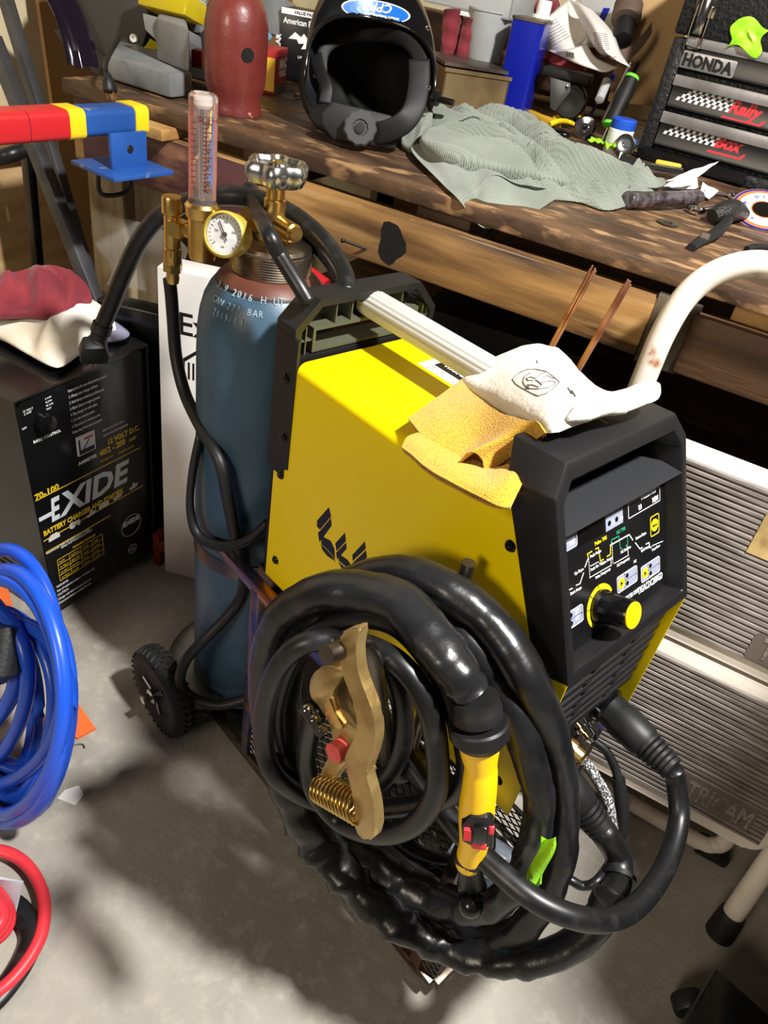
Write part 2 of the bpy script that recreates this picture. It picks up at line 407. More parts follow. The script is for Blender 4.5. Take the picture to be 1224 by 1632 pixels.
# handle cavity floor and its dark sides
MB(BF).prism([(0, .154), (-.049, .1765), (-.049, .150), (-.024, .145)], .0125, BW - .0105, m=Matrix(((0, 0, 1, 0), (0, 1, 0, 0), (1, 0, 0, 0), (0, 0, 0, 1)))).build('bezel_ledge', mat('ledge', (30, 31, 34), .55, bump=.1, bscale=700), w)
MB(BF).box((.0128, .15, -.0497), (BW - .0108, .205, -.0493)).build('handle_cavity', 'black_gloss', w)
PZ = -.0225
pan = MB(BF).box((.0126, .0122, PZ - .02), (BW - .0106, .150, PZ)).build('control_panel', 'panel_black', w)
BFi = BF.inverted(); PO = BF @ V((0, 0, PZ)); PN = (BF.to_3x3() @ V((0, 0, 1)))
def bp(px, py):                         # photo pixel to panel coordinates
    q = BFi @ hit(px, py, PO, PN); return q.x, q.y
zp = PZ + .0004
def pm(px, py, rot=0, z=zp):
    x, y = bp(px, py); return T(x, y, z) @ RZ(rot)
def zz(x, y): return bp(870 + x * .18791, 760 + y * .18791)      # coordinates of the close-up of the panel
def strip(b, pts, wd_, z0=PZ, z1=zp):
    for (xa, ya), (xb, yb) in zip(pts, pts[1:]):
        d = V((xb - xa, yb - ya, 0)); L = d.length
        b.box((-wd_ / 2, -wd_ / 2, z0), (L + wd_ / 2, wd_ / 2, z1), m=T(xa, ya, 0) @ Matrix.Rotation(math.atan2(yb - ya, xb - xa), 4, 'Z'))
b = MB(BF)
strip(b, [zz(175, 1028), zz(185, 965), zz(222, 945)], .0008); strip(b, [zz(255, 920), zz(288, 905), zz(318, 815)], .0008); strip(b, [zz(330, 765), zz(358, 690)], .0008)
strip(b, [zz(545, 580), zz(705, 490), zz(735, 535)], .0011); strip(b, [zz(758, 560), zz(795, 610), zz(815, 600)], .0011); strip(b, [zz(848, 570), zz(873, 558), zz(880, 602), zz(892, 596)], .0010)
for a, c in (((360, 690), (372, 870)), ((548, 690), (552, 760)), ((558, 560), (566, 745)), ((690, 590), (698, 670))):
    p, q = zz(*a), zz(*c)
    for k in range(7):
        f = k / 7; strip(b, [(p[0] + (q[0] - p[0]) * f, p[1] + (q[1] - p[1]) * f), (p[0] + (q[0] - p[0]) * (f + .08), p[1] + (q[1] - p[1]) * (f + .08))], .0006)
for a, c in (((378, 850), (548, 752)), ((376, 757), (445, 720)), ((578, 735), (698, 665)), ((900, 585), (990, 545))): strip(b, [zz(*a), zz(*c)], .0005)
x_, y_ = zz(700, 355)
xa, ya = zz(965, 215)
for q in ([(x_, y_), (xa, y_), (xa, y_ + .0165), (x_, y_ + .0165), (x_, y_)],): strip(b, q, .0006)
xa, ya = zz(608, 1000); xb, yb = zz(785, 790)
b.build('panel_lines', 'white_print', pan, smooth=False)
for (px0, py0), wx in (((606, 995), .040), ((808, 905), .040), ((186, 1305), .027), ((128, 660), .027)):
    q = zz(px0, py0); wy = .0195; xo = .0155 if wx > .03 else .0015
    b = MB(BF)
    for k in range(2): b.prism(rrect(q[0] + xo, q[1] + .0012 + k * .0092, q[0] + wx - .0016, q[1] + .0094 + k * .0092, .0015), PZ, zp)
    if wx > .03: b.prism(rrect(q[0] + .0014, q[1] + .0014, q[0] + .0148, q[1] + .0182, .002), PZ, zp)
    b.build('key_pad', 'grey_print', pan, smooth=False)
    b = MB(BF); b.prism(rrect(q[0], q[1], q[0] + wx, q[1] + wy, .003), PZ, zp, hole=rrect(q[0] + .0006, q[1] + .0006, q[0] + wx - .0006, q[1] + wy - .0006, .0025)); b.build('key_outline', 'white_print', pan, smooth=False)
    xo = .0195 if wx > .03 else .006
    for k in range(2): MB(BF).prism(ngon(.0027, 14, 0, q[0] + xo, q[1] + .0053 + k * .0092), zp, zp + .0002).build('key_light', 'black_gloss', pan, smooth=False)
    if wx > .03:
        MB(BF).prism(ngon(.0062, 24, 0, q[0] + .0082, q[1] + .0098), zp, zp + .0003).build('arrow_key', 'yellow_print', pan, smooth=False)
        MB(BF).prism([(q[0] + .006, q[1] + .0065), (q[0] + .0105, q[1] + .0095), (q[0] + .006, q[1] + .0125)], zp + .0003, zp + .0006).build('key_arrow', 'black_gloss', pan, smooth=False)
q = zz(508, 468)
MB(BF).box((q[0], q[1], PZ), (q[0] + .032, min(.146, q[1] + .026), zp)).build('key_pad', 'grey_print', pan, smooth=False)
for i in range(2):
    for k in range(2): MB(BF).prism(ngon(.0029, 14, 0, q[0] + .0065 + i * .0135, q[1] + .0075 + k * .0125), zp, zp + .0002).build('key_light', 'black_gloss', pan, smooth=False)
x_, y_ = zz(278, 595); MB(BF).box((x_, y_, PZ), (x_ + .044, min(.146, y_ + .024), zp)).build('display', 'black_gloss', pan, smooth=False)
b = MB(BF)
strip(b, [zz(358, 690), zz(350, 655), zz(388, 632)], .0010); strip(b, [zz(420, 612), zz(443, 600), zz(460, 715), zz(485, 700)], .0010); strip(b, [zz(518, 675), zz(545, 660), zz(545, 580)], .0010)
b.build('pulse_line', 'yellow_print', pan, smooth=False); b = MB(BF)
q = zz(922, 408); b.prism(ngon(.0072, 24, 0, *q), PZ, zp); o = rrect(q[0] - .0092, q[1] - .012, q[0] + .0092, q[1] + .012, .003); i_ = rrect(q[0] - .0084, q[1] - .0112, q[0] + .0084, q[1] + .0112, .0026); b.prism(o, PZ, zp, hole=i_)
b.build('menu_key', 'yellow_print', pan, smooth=False); b = MB(BF)
KN = zz(460, 1095)
for k in range(5):
    a0, a1 = R_(205 - k * 37), R_(205 - (k + 1) * 37 + 3)
    if k == 0: a0 = R_(232)
    pa = [(KN[0] + r * math.cos(a0 + (a1 - a0) * t / 8), KN[1] + r * math.sin(a0 + (a1 - a0) * t / 8)) for r, ts in ((.0245, range(9)), (.0195 if k < 3 else .0185, range(8, -1, -1))) for t in ts]
    b.prism(pa, PZ, zp)
b.build('dial_scale', 'yellow_print', pan, smooth=False)
b = MB(BF); strip(b, [zz(550, 575), zz(556, 535), zz(617, 503), zz(630, 610), zz(643, 605)], .0008); strip(b, [zz(676, 585), zz(692, 575), zz(690, 505)], .0008); b.build('panel_green_marks', 'green_print', pan, smooth=False)
def pt(s, x, y, size, bold=.00005, sx=1.0): return (s, size, T(*zz(x, y), zp), dict(bold=bold, sx=sx, ext=.0002))
lettering([pt('TIGACDC200GD', 778, 1000, .0115, .00018, .62), pt('VERTER UNIT', 668, 1055, .0068, .0001, .7), pt('WELDPRO', 800, 200, .0085, .00015, .8), pt('MEM', 900, 222, .0085, .0001, .7), pt('0.0', 783, 285, .0085, .0001, .6), pt('Up Slope', 240, 835, .0042), pt('Start Amps', 205, 1005, .0042), pt('Peak Amps', 372, 690, .0044), pt('Base Amps', 470, 748, .0044), pt('Peak On Time', 376, 802, .0042), pt('Pulse Frequency', 418, 868, .0042), pt('AC Balance', 632, 652, .0042), pt('AC Frequency', 600, 765, .0042), pt('Down Slope', 760, 535, .0042), pt('End Amps', 805, 640, .0042), pt('Post Flow', 898, 632, .0042), pt('AC', 742, 733, .004), pt('2T', 245, 1165, .006), pt('4T', 248, 1222, .006), pt('TIG', 190, 590, .006), pt('S', 563, 405, .006), pt('10', 625, 372, .006)], 'white_print', 'panel_lettering', pan, BF)
lettering([pt('Pulse TIG', 412, 585, .0055, .0001)], 'yellow_print', 'pulse_lettering', pan, BF)
lettering([pt('AC TIG', 596, 490, .0052, .0001)], 'green_print', 'tig_lettering', pan, BF)
lettering([('MENU', .0042, T(zz(922, 408)[0] - .0055, zz(922, 408)[1] - .0015, zp + .0001), dict(ext=.0002, bold=.0001))], 'logo_black', 'menu_lettering', pan, BF)
# knob
kb = MB(BF).lathe([(.019, PZ), (.019, PZ + .004), (.0165, PZ + .006), (.0155, PZ + .036), (.0145, PZ + .038)], m=T(KN[0], KN[1], 0), seg=40).build('control_knob', 'black_gloss', w)
MB(BF).lathe([(.0142, PZ + .038), (.0142, PZ + .0395), (.013, PZ + .0402), (0, PZ + .0402)], m=T(KN[0], KN[1], 0), seg=40).build('knob_cap', mat('knob_yellow', (248, 200, 6), .4), kb)
# louvred front below the bezel
b = MB(CART)
b.box((-.240, WY0 + .002, .47), (-.208, WY1 - .002, .70))
for k in range(7):
    z = .556 + k * .0185
    b.prism([(-.209, z), (-.196, z - .005), (-.196, z + .004), (-.209, z + .013)], -WY1 + .010, -WY0 - .004, m=XZ)
    for y in (.60, .68): b.box((-.2065, y + .006 * (k % 2), z + .009), (-.1955, y + .010 + .006 * (k % 2), z + .0135))
b.build('louvre_panel', 'black_plastic', w, sharp=25)
# screws
b = MB(CART)
def screw(px, py, d=.0075):
    p = cl(S(px, py, WY0 - .0018)); s_ = MB(CART).lathe([(d * .9, 0), (d * .9, .001), (d * .62, .0035), (d * .3, .0038), (.0022, .0036), (0, .0015)], m=T(p.x, WY0 - (.0018 if p.x < -.64 and p.z > .67 else 0), p.z) @ RX(90), seg=18)
    return s_.build('screw', 'black_gloss', w)
for q in ((455, 603), (452, 697), (446, 757), (438, 893), (812, 871), (829, 1014), (792, 1244)): screw(*q)
# leaf logo and mark on the side
SF = CART @ frame(V((-.6, WY0, .5)), V((1, 0, 0)), V((0, 0, 1))); SFi = SF.inverted()
def sp(px, py):
    q = SFi @ S(px, py, WY0); return (q.x, q.y)
def zl(x, y): return sp(400 + x * .3676, 380 + y * .3676)
b = MB(SF)
def leaf(pts): b.prism([zl(*p) for p in pts], 0, .0004)
leaf([(338, 1165), (348, 1205), (300, 1262), (286, 1248), (288, 1222)]); leaf([(347, 1212), (350, 1245), (298, 1318), (291, 1275), (300, 1268)])
leaf([(310, 1292), (345, 1310), (362, 1345), (365, 1392), (352, 1370), (305, 1322)])
leaf([(304, 1325), (350, 1372), (366, 1400), (330, 1375), (309, 1348)])
leaf([(408, 1275), (412, 1312), (372, 1355), (366, 1322)]); leaf([(413, 1318), (415, 1345), (374, 1392), (370, 1362)])
leaf([(385, 1370), (418, 1392), (432, 1412), (432, 1440), (380, 1395)])
leaf([(378, 1400), (428, 1445), (437, 1466), (400, 1440)])
leaf([(494, 1313), (498, 1345), (442, 1398), (440, 1372)]); leaf([(499, 1352), (503, 1382), (470, 1422), (440, 1462), (440, 1408)])
b.build('leaf_logo', 'logo_black', w, smooth=False)
q = sp(757, 1062)
b = MB(SF).prism(ngon(.0085, 28, 0, *q), 0, .0003, hole=ngon(.0078, 28, 0, *q)); b.build('mark_ring', 'logo_black', w, smooth=False)
lettering([('R', .011, T(q[0] - .0035, q[1] - .004, 0), dict(ext=.0003))], 'logo_black', 'mark_letter', w, SF)
# warning sticker on the top
ST = CART @ frame(V((-.585, .685, WZ1)), V((1, 0, 0)), V((0, 1, 0)))
lab = MB(ST).box((0, -.018, 0), (.125, .022, .0004)).build('sticker', 'white_print', w)
MB(ST).box((.012, -.001, .0004), (.115, .020, .0007)).build('sticker_block', 'logo_black', lab)
lettering([('WARNING', .010, T(.02, .008, .0007), dict(ext=.0001, bold=.0003))], 'white_print', 'sticker_heading', lab, ST)
lettering([('MAY CAUSE ELECTRIC SHOCK', .006, T(.012, -.008, .0004), dict(ext=.0002)), ('READ MANUAL BEFORE USE', .006, T(.012, -.015, .0004), dict(ext=.0002))], 'logo_black', 'sticker_print', lab, ST)
# sockets
b = MB(CART)
SOK = [V((-.209, .722, .512)), V((-.209, .605, .490))]
for s_ in SOK: MB(CART).lathe([(.026, 0), (.026, .012), (.021, .016), (.021, .03)], m=T(*s_) @ RY(90)).build('power_socket', 'black_gloss', w)
# ------------------------------------------------------------------ the welding cart
mat('raw_steel', (120, 112, 102), .35, 1, c2=(84, 74, 66), scale=14, c3=(150, 110, 80), s3=6, lo3=.62, hi3=.72)
mat('blued_steel', (92, 96, 160), .3, .9, c2=(150, 130, 110), scale=9, stretch=(1, 1, 3), c3=(190, 120, 70), s3=7, lo3=.58, hi3=.7)
mat('mesh_steel', (92, 88, 84), .4, .9)
mat('tire', (26, 26, 27), .7)
mat('rim', (66, 66, 70), .4, .7)
def sq(b, a, c, s=.019, m=None):
    """square tube between two points (cart axes)"""
    a, c = V(a), V(c); d = c - a
    z_ = d.normalized(); x_ = V((1, 0, 0)) if abs(z_.x) < .9 else V((0, 1, 0))
    x_ = (x_ - z_ * x_.dot(z_)).normalized(); y_ = z_.cross(x_)
    q = frame(V((0, 0, 0)), x_, y_)
    b.box((-s / 2, -s / 2, 0), (s / 2, s / 2, d.length), m=T(*a) @ q, bev=.0015)
    return b
KX0, KX1, KY0, KY1, KZ = -.70, -.180, .508, .772, .045
cart = thing('welding_cart', 'homemade bare steel cart with expanded metal tray and small wheels carrying the yellow welder', 'cart', CART @ T(-.45, .64, 0))
def rail(name, a, c, m='raw_steel', s=.019): return sq(MB(CART), a, c, s).build(name, m, cart)
for y in (KY0, KY1):
    rail('bottom_rail', (-.94, y, KZ), (KX1, y, KZ)); rail('shelf_rail', (-.79, y, .458), (-.20, y, .434), 'blued_steel')
    rail('post', (-.668, y, KZ), (-.668, y, .455), 'blued_steel'); rail('post', (-.215, y, KZ), (-.215, y, .43))
for x in (-.94, -.668, KX1): rail('cross_rail', (x, KY0, KZ), (x, KY1, KZ))
for x in (-.66, -.22): rail('cross_rail', (x, KY0, .434), (x, KY1, .434))
# expanded metal tray
def lattice(o, ex, ey, lx, ly, nx, ny, r=.0016):
    b = MB(CART); sx, sy = lx / nx, ly / ny
    def pt(u, v): return V(o) + V(ex) * u + V(ey) * v
    for i in range(nx):
        for j in range(ny):
            x, y = i * sx, j * sy
            for a, c in (((x, y + sy / 2), (x + sx / 2, y)), ((x + sx / 2, y), (x + sx, y + sy / 2)), ((x + sx, y + sy / 2), (x + sx / 2, y + sy)), ((x + sx / 2, y + sy), (x, y + sy / 2))):
                b.tube([pt(*a), pt(*c)], r, 4, caps=False)
    return b
lattice((-.668, KY0, .056), (1, 0, 0), (0, 1, 0), .488, .264, 18, 18).build('tray_floor', 'mesh_steel', cart)
lattice((-.668, KY0, .055), (1, 0, 0), (0, 0, 1), .488, .075, 18, 5).build('tray_side', 'mesh_steel', cart)
lattice((-.668, KY1, .055), (1, 0, 0), (0, 0, 1), .488, .075, 18, 5).build('tray_side', 'mesh_steel', cart)
lattice((KX1, KY0, .055), (0, 1, 0), (0, 0, 1), .264, .075, 10, 5).build('tray_side', 'mesh_steel', cart)
b = MB(CART)
for a, c in (((-.668, KY0, .132), (KX1, KY0, .132)), ((-.668, KY1, .132), (KX1, KY1, .132)), ((KX1, KY0, .132), (KX1, KY1, .132))): b.rod(a, c, .004)
b.build('tray_lip', 'dull_steel', cart)
# cylinder base plate, hoop and strap
MB(CART).box((-.935, KY0 + .005, .054), (-.675, KY1 - .005, .060)).build('cylinder_plate', 'raw_steel', cart)
cc = cl(V((-.582, .825, 0))); CR = .0965
b = MB(CART); b.tube([(cc.x + .114 * math.cos(R_(a)), cc.y + .114 * math.sin(R_(a)), .095) for a in range(150, 306, 6)], .034, 12, flat=.08, prof=None, up=None)
b.build('cylinder_hoop', 'dull_steel', cart)
b = MB(CART)
b.grid(lambda u, v: (cc.x + (CR + .002) * math.cos(R_(-170 + 300 * u)), cc.y + (CR + .002) * math.sin(R_(-170 + 300 * u)), .398 + .030 * v), 48, 1, thick=.002)
b.build('cylinder_strap', 'dull_steel', cart)
b = MB(CART); sq(b, (-.79, KY0, .455), (-.80, KY0 + .01, .42), .016); b.build('strap_arm', 'raw_steel', cart)
MB(CART).box((-.70, KY0 + .02, .447), (-.66, KY1 - .02, .468)).build('strap_bracket', 'raw_steel', cart)
# hooks for the cables
def cart_pt(px, py, d): return cl(S(px, py, d))
h1 = cart_pt(520, 1045, .295)
b = MB(CART); b.tube(spline([(h1.x - .01, KY0 - .005, .449), (h1.x - .01, KY0 - .05, .46), (h1.x - .006, .42, .535), (h1.x - .003, .35, h1.z - .03), h1], 6), .0085, 14); b.build('cable_hook', 'raw_steel', cart)
h2 = cart_pt(745, 898, .492)
b = MB(CART); b.tube([(h2.x - .004, .494, .440), (h2.x, .494, h2.z)], .0072, 14); b.build('cable_hook', 'raw_steel', cart)
# axle and wheels
MB(CART).rod((-.842, .415, .089), (-.842, .862, .089), .008).build('axle', 'dull_steel', cart)
for ys in (.437, .84):
    WF = CART @ T(-.842, ys, .089) @ RX(90)
    wheel = MB(WF).lathe([(.050, -.014), (.054, -.018), (.072, -.021), (.082, -.018), (.0862, -.009), (.087, 0), (.0862, .009), (.082, .018), (.072, .021), (.054, .018), (.050, .014)], seg=64).build('wheel', 'tire', cart, sharp=60)
    b = MB(WF)
    for k in range(34):
        a = 2 * math.pi * k / 34
        for sgn in (-1, 1):
            pts = []
            for t in (0, .33, .66, 1):
                zz_ = sgn * (.001 + .018 * t); aa = a + (0 if sgn > 0 else math.pi / 34) + (.055 if t in (.33,) else (.0 if t != .66 else .03))
                rr = .0878 - .005 * t * t; pts.append((rr * math.cos(aa), rr * math.sin(aa), zz_))
            b.tube(pts, .0026, 6)
    b.build('tread', 'tire', wheel)
    b = MB(WF); b.lathe([(.022, -.012), (.044, -.007), (.052, -.014), (.052, .014), (.044, .007), (.022, .012)], seg=40); b.build('hub', 'rim', wheel)
    b = MB(WF); b.lathe([(.014, -.024), (.014, .026)], seg=20); b.lathe([(.0085, .026), (.0085, .042), (0, .042)], seg=6)
    for k in range(3): b.box((.0, -.004, .012), (.044, .004, .018), m=RZ(120 * k + 50))
    b.build('wheel_bolt', 'chrome', wheel)
# front swivel casters
for y in (.54, .735):
    b = MB(CART); b.lathe([(.020, -.008), (.0225, 0), (.020, .008)], m=T(-.21, y, .0225) @ RX(90), seg=24); b.box((-.222, y - .012, .018), (-.198, y - .009, .04)); b.box((-.222, y + .009, .018), (-.198, y + .012, .04)); b.build('caster', 'dull_steel', cart)
# ------------------------------------------------------------------ gas cylinder
mat('cyl_blue', (62, 88, 108), .42, c2=(50, 74, 92), scale=6, bump=.12, bscale=60, c3=(104, 62, 40), s3=7, lo3=.68, hi3=.74)
mat('cyl_brown', (98, 56, 42), .4, c2=(80, 44, 34), scale=6, bump=.1, bscale=60)
mat('thread_steel', (170, 160, 146), .3, 1, c2=(130, 110, 90), scale=30)
CZ = .062
CYX, CYY, CR = -.582, .825, .0965
CYF = T(CYX, CYY, CZ)
cy = thing('gas_cylinder', 'tall blue gas cylinder with brown shoulder strapped to the rear of the cart', 'gas cylinder', CYF)
def cyl(prof, name, m, parent=cy, seg=56): return MB(CYF).lathe(prof, seg=seg).build(name, m, parent, sharp=40)
def zc(z): return z - CZ
CPR = [(.088, 0), (.095, .006), (CR, .018), (CR, zc(.755)), (.0955, zc(.79)), (.0925, zc(.815)), (.0870, zc(.836)), (.0795, zc(.851)), (.0725, zc(.860))]
cyl([(0, 0)] + CPR, 'cylinder_body', 'cyl_blue')
cyl([(.0725, zc(.860)), (.0705, zc(.8635))], 'shoulder_band', mat('band', (26, 20, 20), .5), seg=56)
cyl([(.0705, zc(.8635)), (.064, zc(.870)), (.056, zc(.876)), (.05, zc(.879))], 'shoulder', 'cyl_brown')
pr = [(.050, zc(.872)), (.0535, zc(.878))]
for k in range(9): pr += [(.0545, zc(.880 + k * .0033)), (.0525, zc(.8815 + k * .0033))]
pr += [(.0535, zc(.911)), (.051, zc(.9155)), (.03, zc(.918)), (.022, zc(.916)), (0, zc(.916))]
cyl(pr, 'neck_ring', 'thread_steel')
b = MB(CYF); b.lathe([(.020, zc(.913)), (.022, zc(.921)), (.016, zc(.926)), (.0165, zc(.945)), (.014, zc(.95)), (.014, zc(.968)), (.012, zc(.97)), (.012, zc(.99))], seg=24)
b.lathe([(.012, 0), (.012, .045), (.009, .047), (.009, .052)], m=T(.0, 0, zc(.940)) @ RZ(-20) @ RY(90), seg=16)
b.build('valve', 'brass', cy)
b = MB(CYF); lobes = lambda a: 1 + .10 * math.cos(6 * a)
b.lathe([(0, zc(.986)), (.026, zc(.986)), (.034, zc(.990)), (.0385, zc(.999)), (.038, zc(1.008)), (.034, zc(1.0135)), (.029, zc(1.0135)), (.026, zc(1.009)), (.014, zc(1.008)), (.010, zc(1.012)), (0, zc(1.012))], seg=72, rad=lobes)
b.build('hand_wheel', mat('cast_alu', (190, 190, 188), .25, 1, c2=(150, 150, 150), scale=25), cy)
MB(CYF).lathe([(.006, zc(1.008)), (.006, zc(1.015)), (0, zc(1.0155))], seg=6).build('wheel_nut', 'brass', cy)
mat('steel_stamp', (138, 160, 174), .5)
def cyl_r(z):
    for (r0, z0), (r1, z1) in zip(CPR, CPR[1:]):
        if z <= z1: return r0 + (r1 - r0) * (z - z0) / max(1e-6, z1 - z0)
    return CPR[-1][0]
def cyl_hit(px, py):
    r = ray(px, py).normalized(); t = .6
    for _ in range(400):
        p = EYEP + r * t
        if math.hypot(p.x - CYX, p.y - CYY) < cyl_r(p.z - CZ): break
        t += .002
    return p
for s, (px, py), size in (('3.9 2016 H UT', (348, 456), .0135), ('CAN 231 BAR', (339, 478), .0125), ('2019/04', (340, 500), .0125)):
    b = MB(CYF); p = cyl_hit(px, py); a0 = math.atan2(p.y - CYY, p.x - CYX); z = p.z - CZ
    r0, r1 = cyl_r(z - .005), cyl_r(z + .005)
    for ch in s:
        if ch != ' ':
            rz = cyl_r(z) + .0003; rad = V((math.cos(a0), math.sin(a0), 0))
            t = text(ch, size, I4, None, None, None, ext=.0008, sx=.8)
            t.transform(frame(V((rz * rad.x, rz * rad.y, z)), V((-rad.y, rad.x, 0)), V((0, 0, .01)) + rad * (r1 - r0)))
            me = bpy.data.meshes.new('t'); t.to_mesh(me); t.free(); b.bm.from_mesh(me); bpy.data.meshes.remove(me)
        a0 += size * .60 / cyl_r(z)
    b.build('stamping', 'steel_stamp', cy, smooth=False, recalc=False)
# ------------------------------------------------------------------ regulator with flow tube
RY_ = .792
def rp(px, py, y=RY_): return Yp(px, py, y)
rg0 = rp(322, 390)
reg = thing('gas_regulator', 'brass gas regulator with clear flow tube and round gauge on the cylinder valve', 'regulator', T(*rg0))
mat('gauge_rim', (172, 150, 52), .45)
mat('clear_plastic', (250, 236, 230), .06, trans=.92, ior=1.25, spec=.5)
mat('tube_red', (196, 110, 96), .4)
o0 = rp(322, 372); zt = rp(322, 148).z; zb = rp(322, 322).z
RGF = T(o0.x, o0.y, 0)
MB(RGF).lathe([(0, rg0.z - .018), (.017, rg0.z - .018), (.0185, rg0.z - .012), (.0185, rg0.z + .035), (.021, rg0.z + .037), (.0225, rg0.z + .05), (.0225, zb - .004), (.019, zb), (0, zb)], seg=36).build('regulator_body', 'brass', reg)
b = MB(RGF); b.lathe([(.0175, zb), (.0175, zt - .003), (.015, zt), (0, zt)], seg=28); tb = b.build('flow_tube', 'clear_plastic', reg)
MB(RGF).lathe([(.0035, zb + .002), (.0045, zt - .015)], seg=14).build('inner_tube', 'chrome', tb)
RGM = RGF @ RZ(34)
b = MB(RGM)
for k in range(17):
    z = zb + .02 + k * (zt - zb - .05) / 16
    b.box((.003, -.0182, z), (.0125 if k % 2 == 0 else .008, -.0176, z + .0014))
for k in range(12):
    z = zb + .02 + k * (zt - zb - .05) / 11
    b.box((-.012, -.0182, z), (-.006, -.0176, z + .0014))
b.build('scale_marks', mat('scale_ink', (92, 40, 34), .5), tb)
lettering([('SCFH', .010, T(-.004, -.0184, zt - .028) @ RX(90), dict(ext=.0002))], 'scale_ink', 'scale_lettering', tb, RGM)
b = MB(RGM); b.box((-.0165, .008, zb + .003), (-.0085, .0088, zt - .01)); b.box((.008, .0085, zb + .003), (.0162, .0092, zt - .01)); b.build('scale_backing', 'tube_red', tb)
b = MB(); b.lathe([(.010, zb - .0), (.006, zt - .012)], m=RGF, seg=12); b.bm.free() if False else None
MB(RGF).lathe([(.006, zt - .016), (.009, zt - .012), (.009, zt - .006), (0, zt - .004)], seg=18).build('tube_plug', 'white_print', tb)
# gauge facing out and down towards the viewer
gc = rp(360, 374, RY_ - .042); GF = frame(gc, V((.93, .22, 0)), V((-.10, .28, .95)))
MB(GF).lathe([(0, -.026), (.024, -.026), (.0265, -.018), (.0275, 0), (.0275, .007), (.0245, .009), (.024, .004)], seg=44, cap=False).build('gauge_case', 'gauge_rim', reg)
face = MB(GF).lathe([(.0242, .003), (0, .003)], seg=40).build('gauge_face', 'white_print', reg)
b = MB(GF)
for k in range(21):
    a = R_(225 - k * 13.5); r0 = .0175 if k % 5 == 0 else .0190
    b.box((r0, -.0004, .0031), (.0212, .0004, .0034), m=Matrix.Rotation(a, 4, 'Z'))
b.box((-.008, -.0007, .0045), (.017, .0007, .005), m=RZ(122)); b.lathe([(.003, .003), (.003, .0055), (0, .0055)], seg=16)
b.build('gauge_marks', 'logo_black', face, smooth=False)
lettering([('0', .004, T(-.013, -.013, .0032), dict(ext=.0001)), ('100', .004, T(-.015, .001, .0032), dict(ext=.0001)), ('200', .004, T(-.004, .013, .0032), dict(ext=.0001)), ('300', .004, T(.008, .003, .0032), dict(ext=.0001)), ('psi', .0042, T(-.003, -.016, .0032), dict(ext=.0001))], 'logo_black', 'gauge_lettering', face, GF)
# link to the valve and outlet leg
va = rp(400, 352, .815)
b = MB(); b.tube([rp(330, 352), rp(372, 352, .80), va], .0095, 16); b.lathe([(.016, -.012), (.016, .012)], m=T(*va) @ RZ(20) @ RY(90), seg=6); b.tube([va, V((-.578, .825, va.z))], .010, 14)
b.build('inlet_stem', 'brass', reg, sharp=25)
ox = rp(274, 330); zA = rp(272, 312).z; zB = rp(270, 448).z; OL = T(ox.x, ox.y, 0)
def oz(py): return rp(271, py).z
b = MB(OL); b.lathe([(0, zA), (.0125, zA), (.0135, zA - .003), (.0135, oz(338)), (.011, oz(342)), (.011, oz(392)), (.0125, oz(394)), (.0125, oz(418)), (.0105, oz(420)), (.0105, oz(424))], seg=30)
b.lathe([(.013, oz(404)), (.013, oz(393))], seg=6); b.lathe([(.0135, oz(430)), (.0135, oz(416))], seg=6); b.lathe([(.0085, zB), (.0095, oz(440)), (.0085, oz(432)), (.0085, oz(428))], seg=20)
b.tube([(0, 0, oz(358)), (o0.x - ox.x, o0.y - ox.y, oz(358))], .0085, 14)
b.box((-.0, -.011, oz(370)), (.022, .011, oz(347)))
b.build('outlet_leg', 'brass', reg, sharp=25)
# ------------------------------------------------------------------ cables
mat('sheath', (17, 17, 18), .3, bump=.5, bscale=26, c2=(32, 32, 34), scale=9)
mat('cable_black', (19, 19, 20), .38, c2=(36, 36, 38), scale=40, lo=.55, hi=.7)
mat('hose_black', (20, 20, 21), .5)
mat('torch_yellow', (250, 200, 8), .4)
mat('red_button', (226, 50, 66), .45)
mat('green_tape', (158, 226, 40), .5)
def LY(x):
    k = ((413, .40), (600, .44), (760, .475), (860, .49), (915, .52))
    if x <= k[0][0]: return k[0][1]
    for (a, p), (b_, q) in zip(k, k[1:]):
        if x <= b_: return p + (q - p) * (x - a) / (b_ - a)
    return min(.56, .52 + (x - 915) * .0012)
def cpath(pts, off=0):
    o = []
    for p in pts:
        d = p[2] if len(p) > 2 else LY(p[0]) + off
        o.append(S(p[0], p[1], d))
    return o
random.seed(3)
torch = thing('tig_torch', 'yellow handled welding torch with its thick black sheathed cable coiled on the cart side', 'torch', T(*S(600, 1480, .46)))
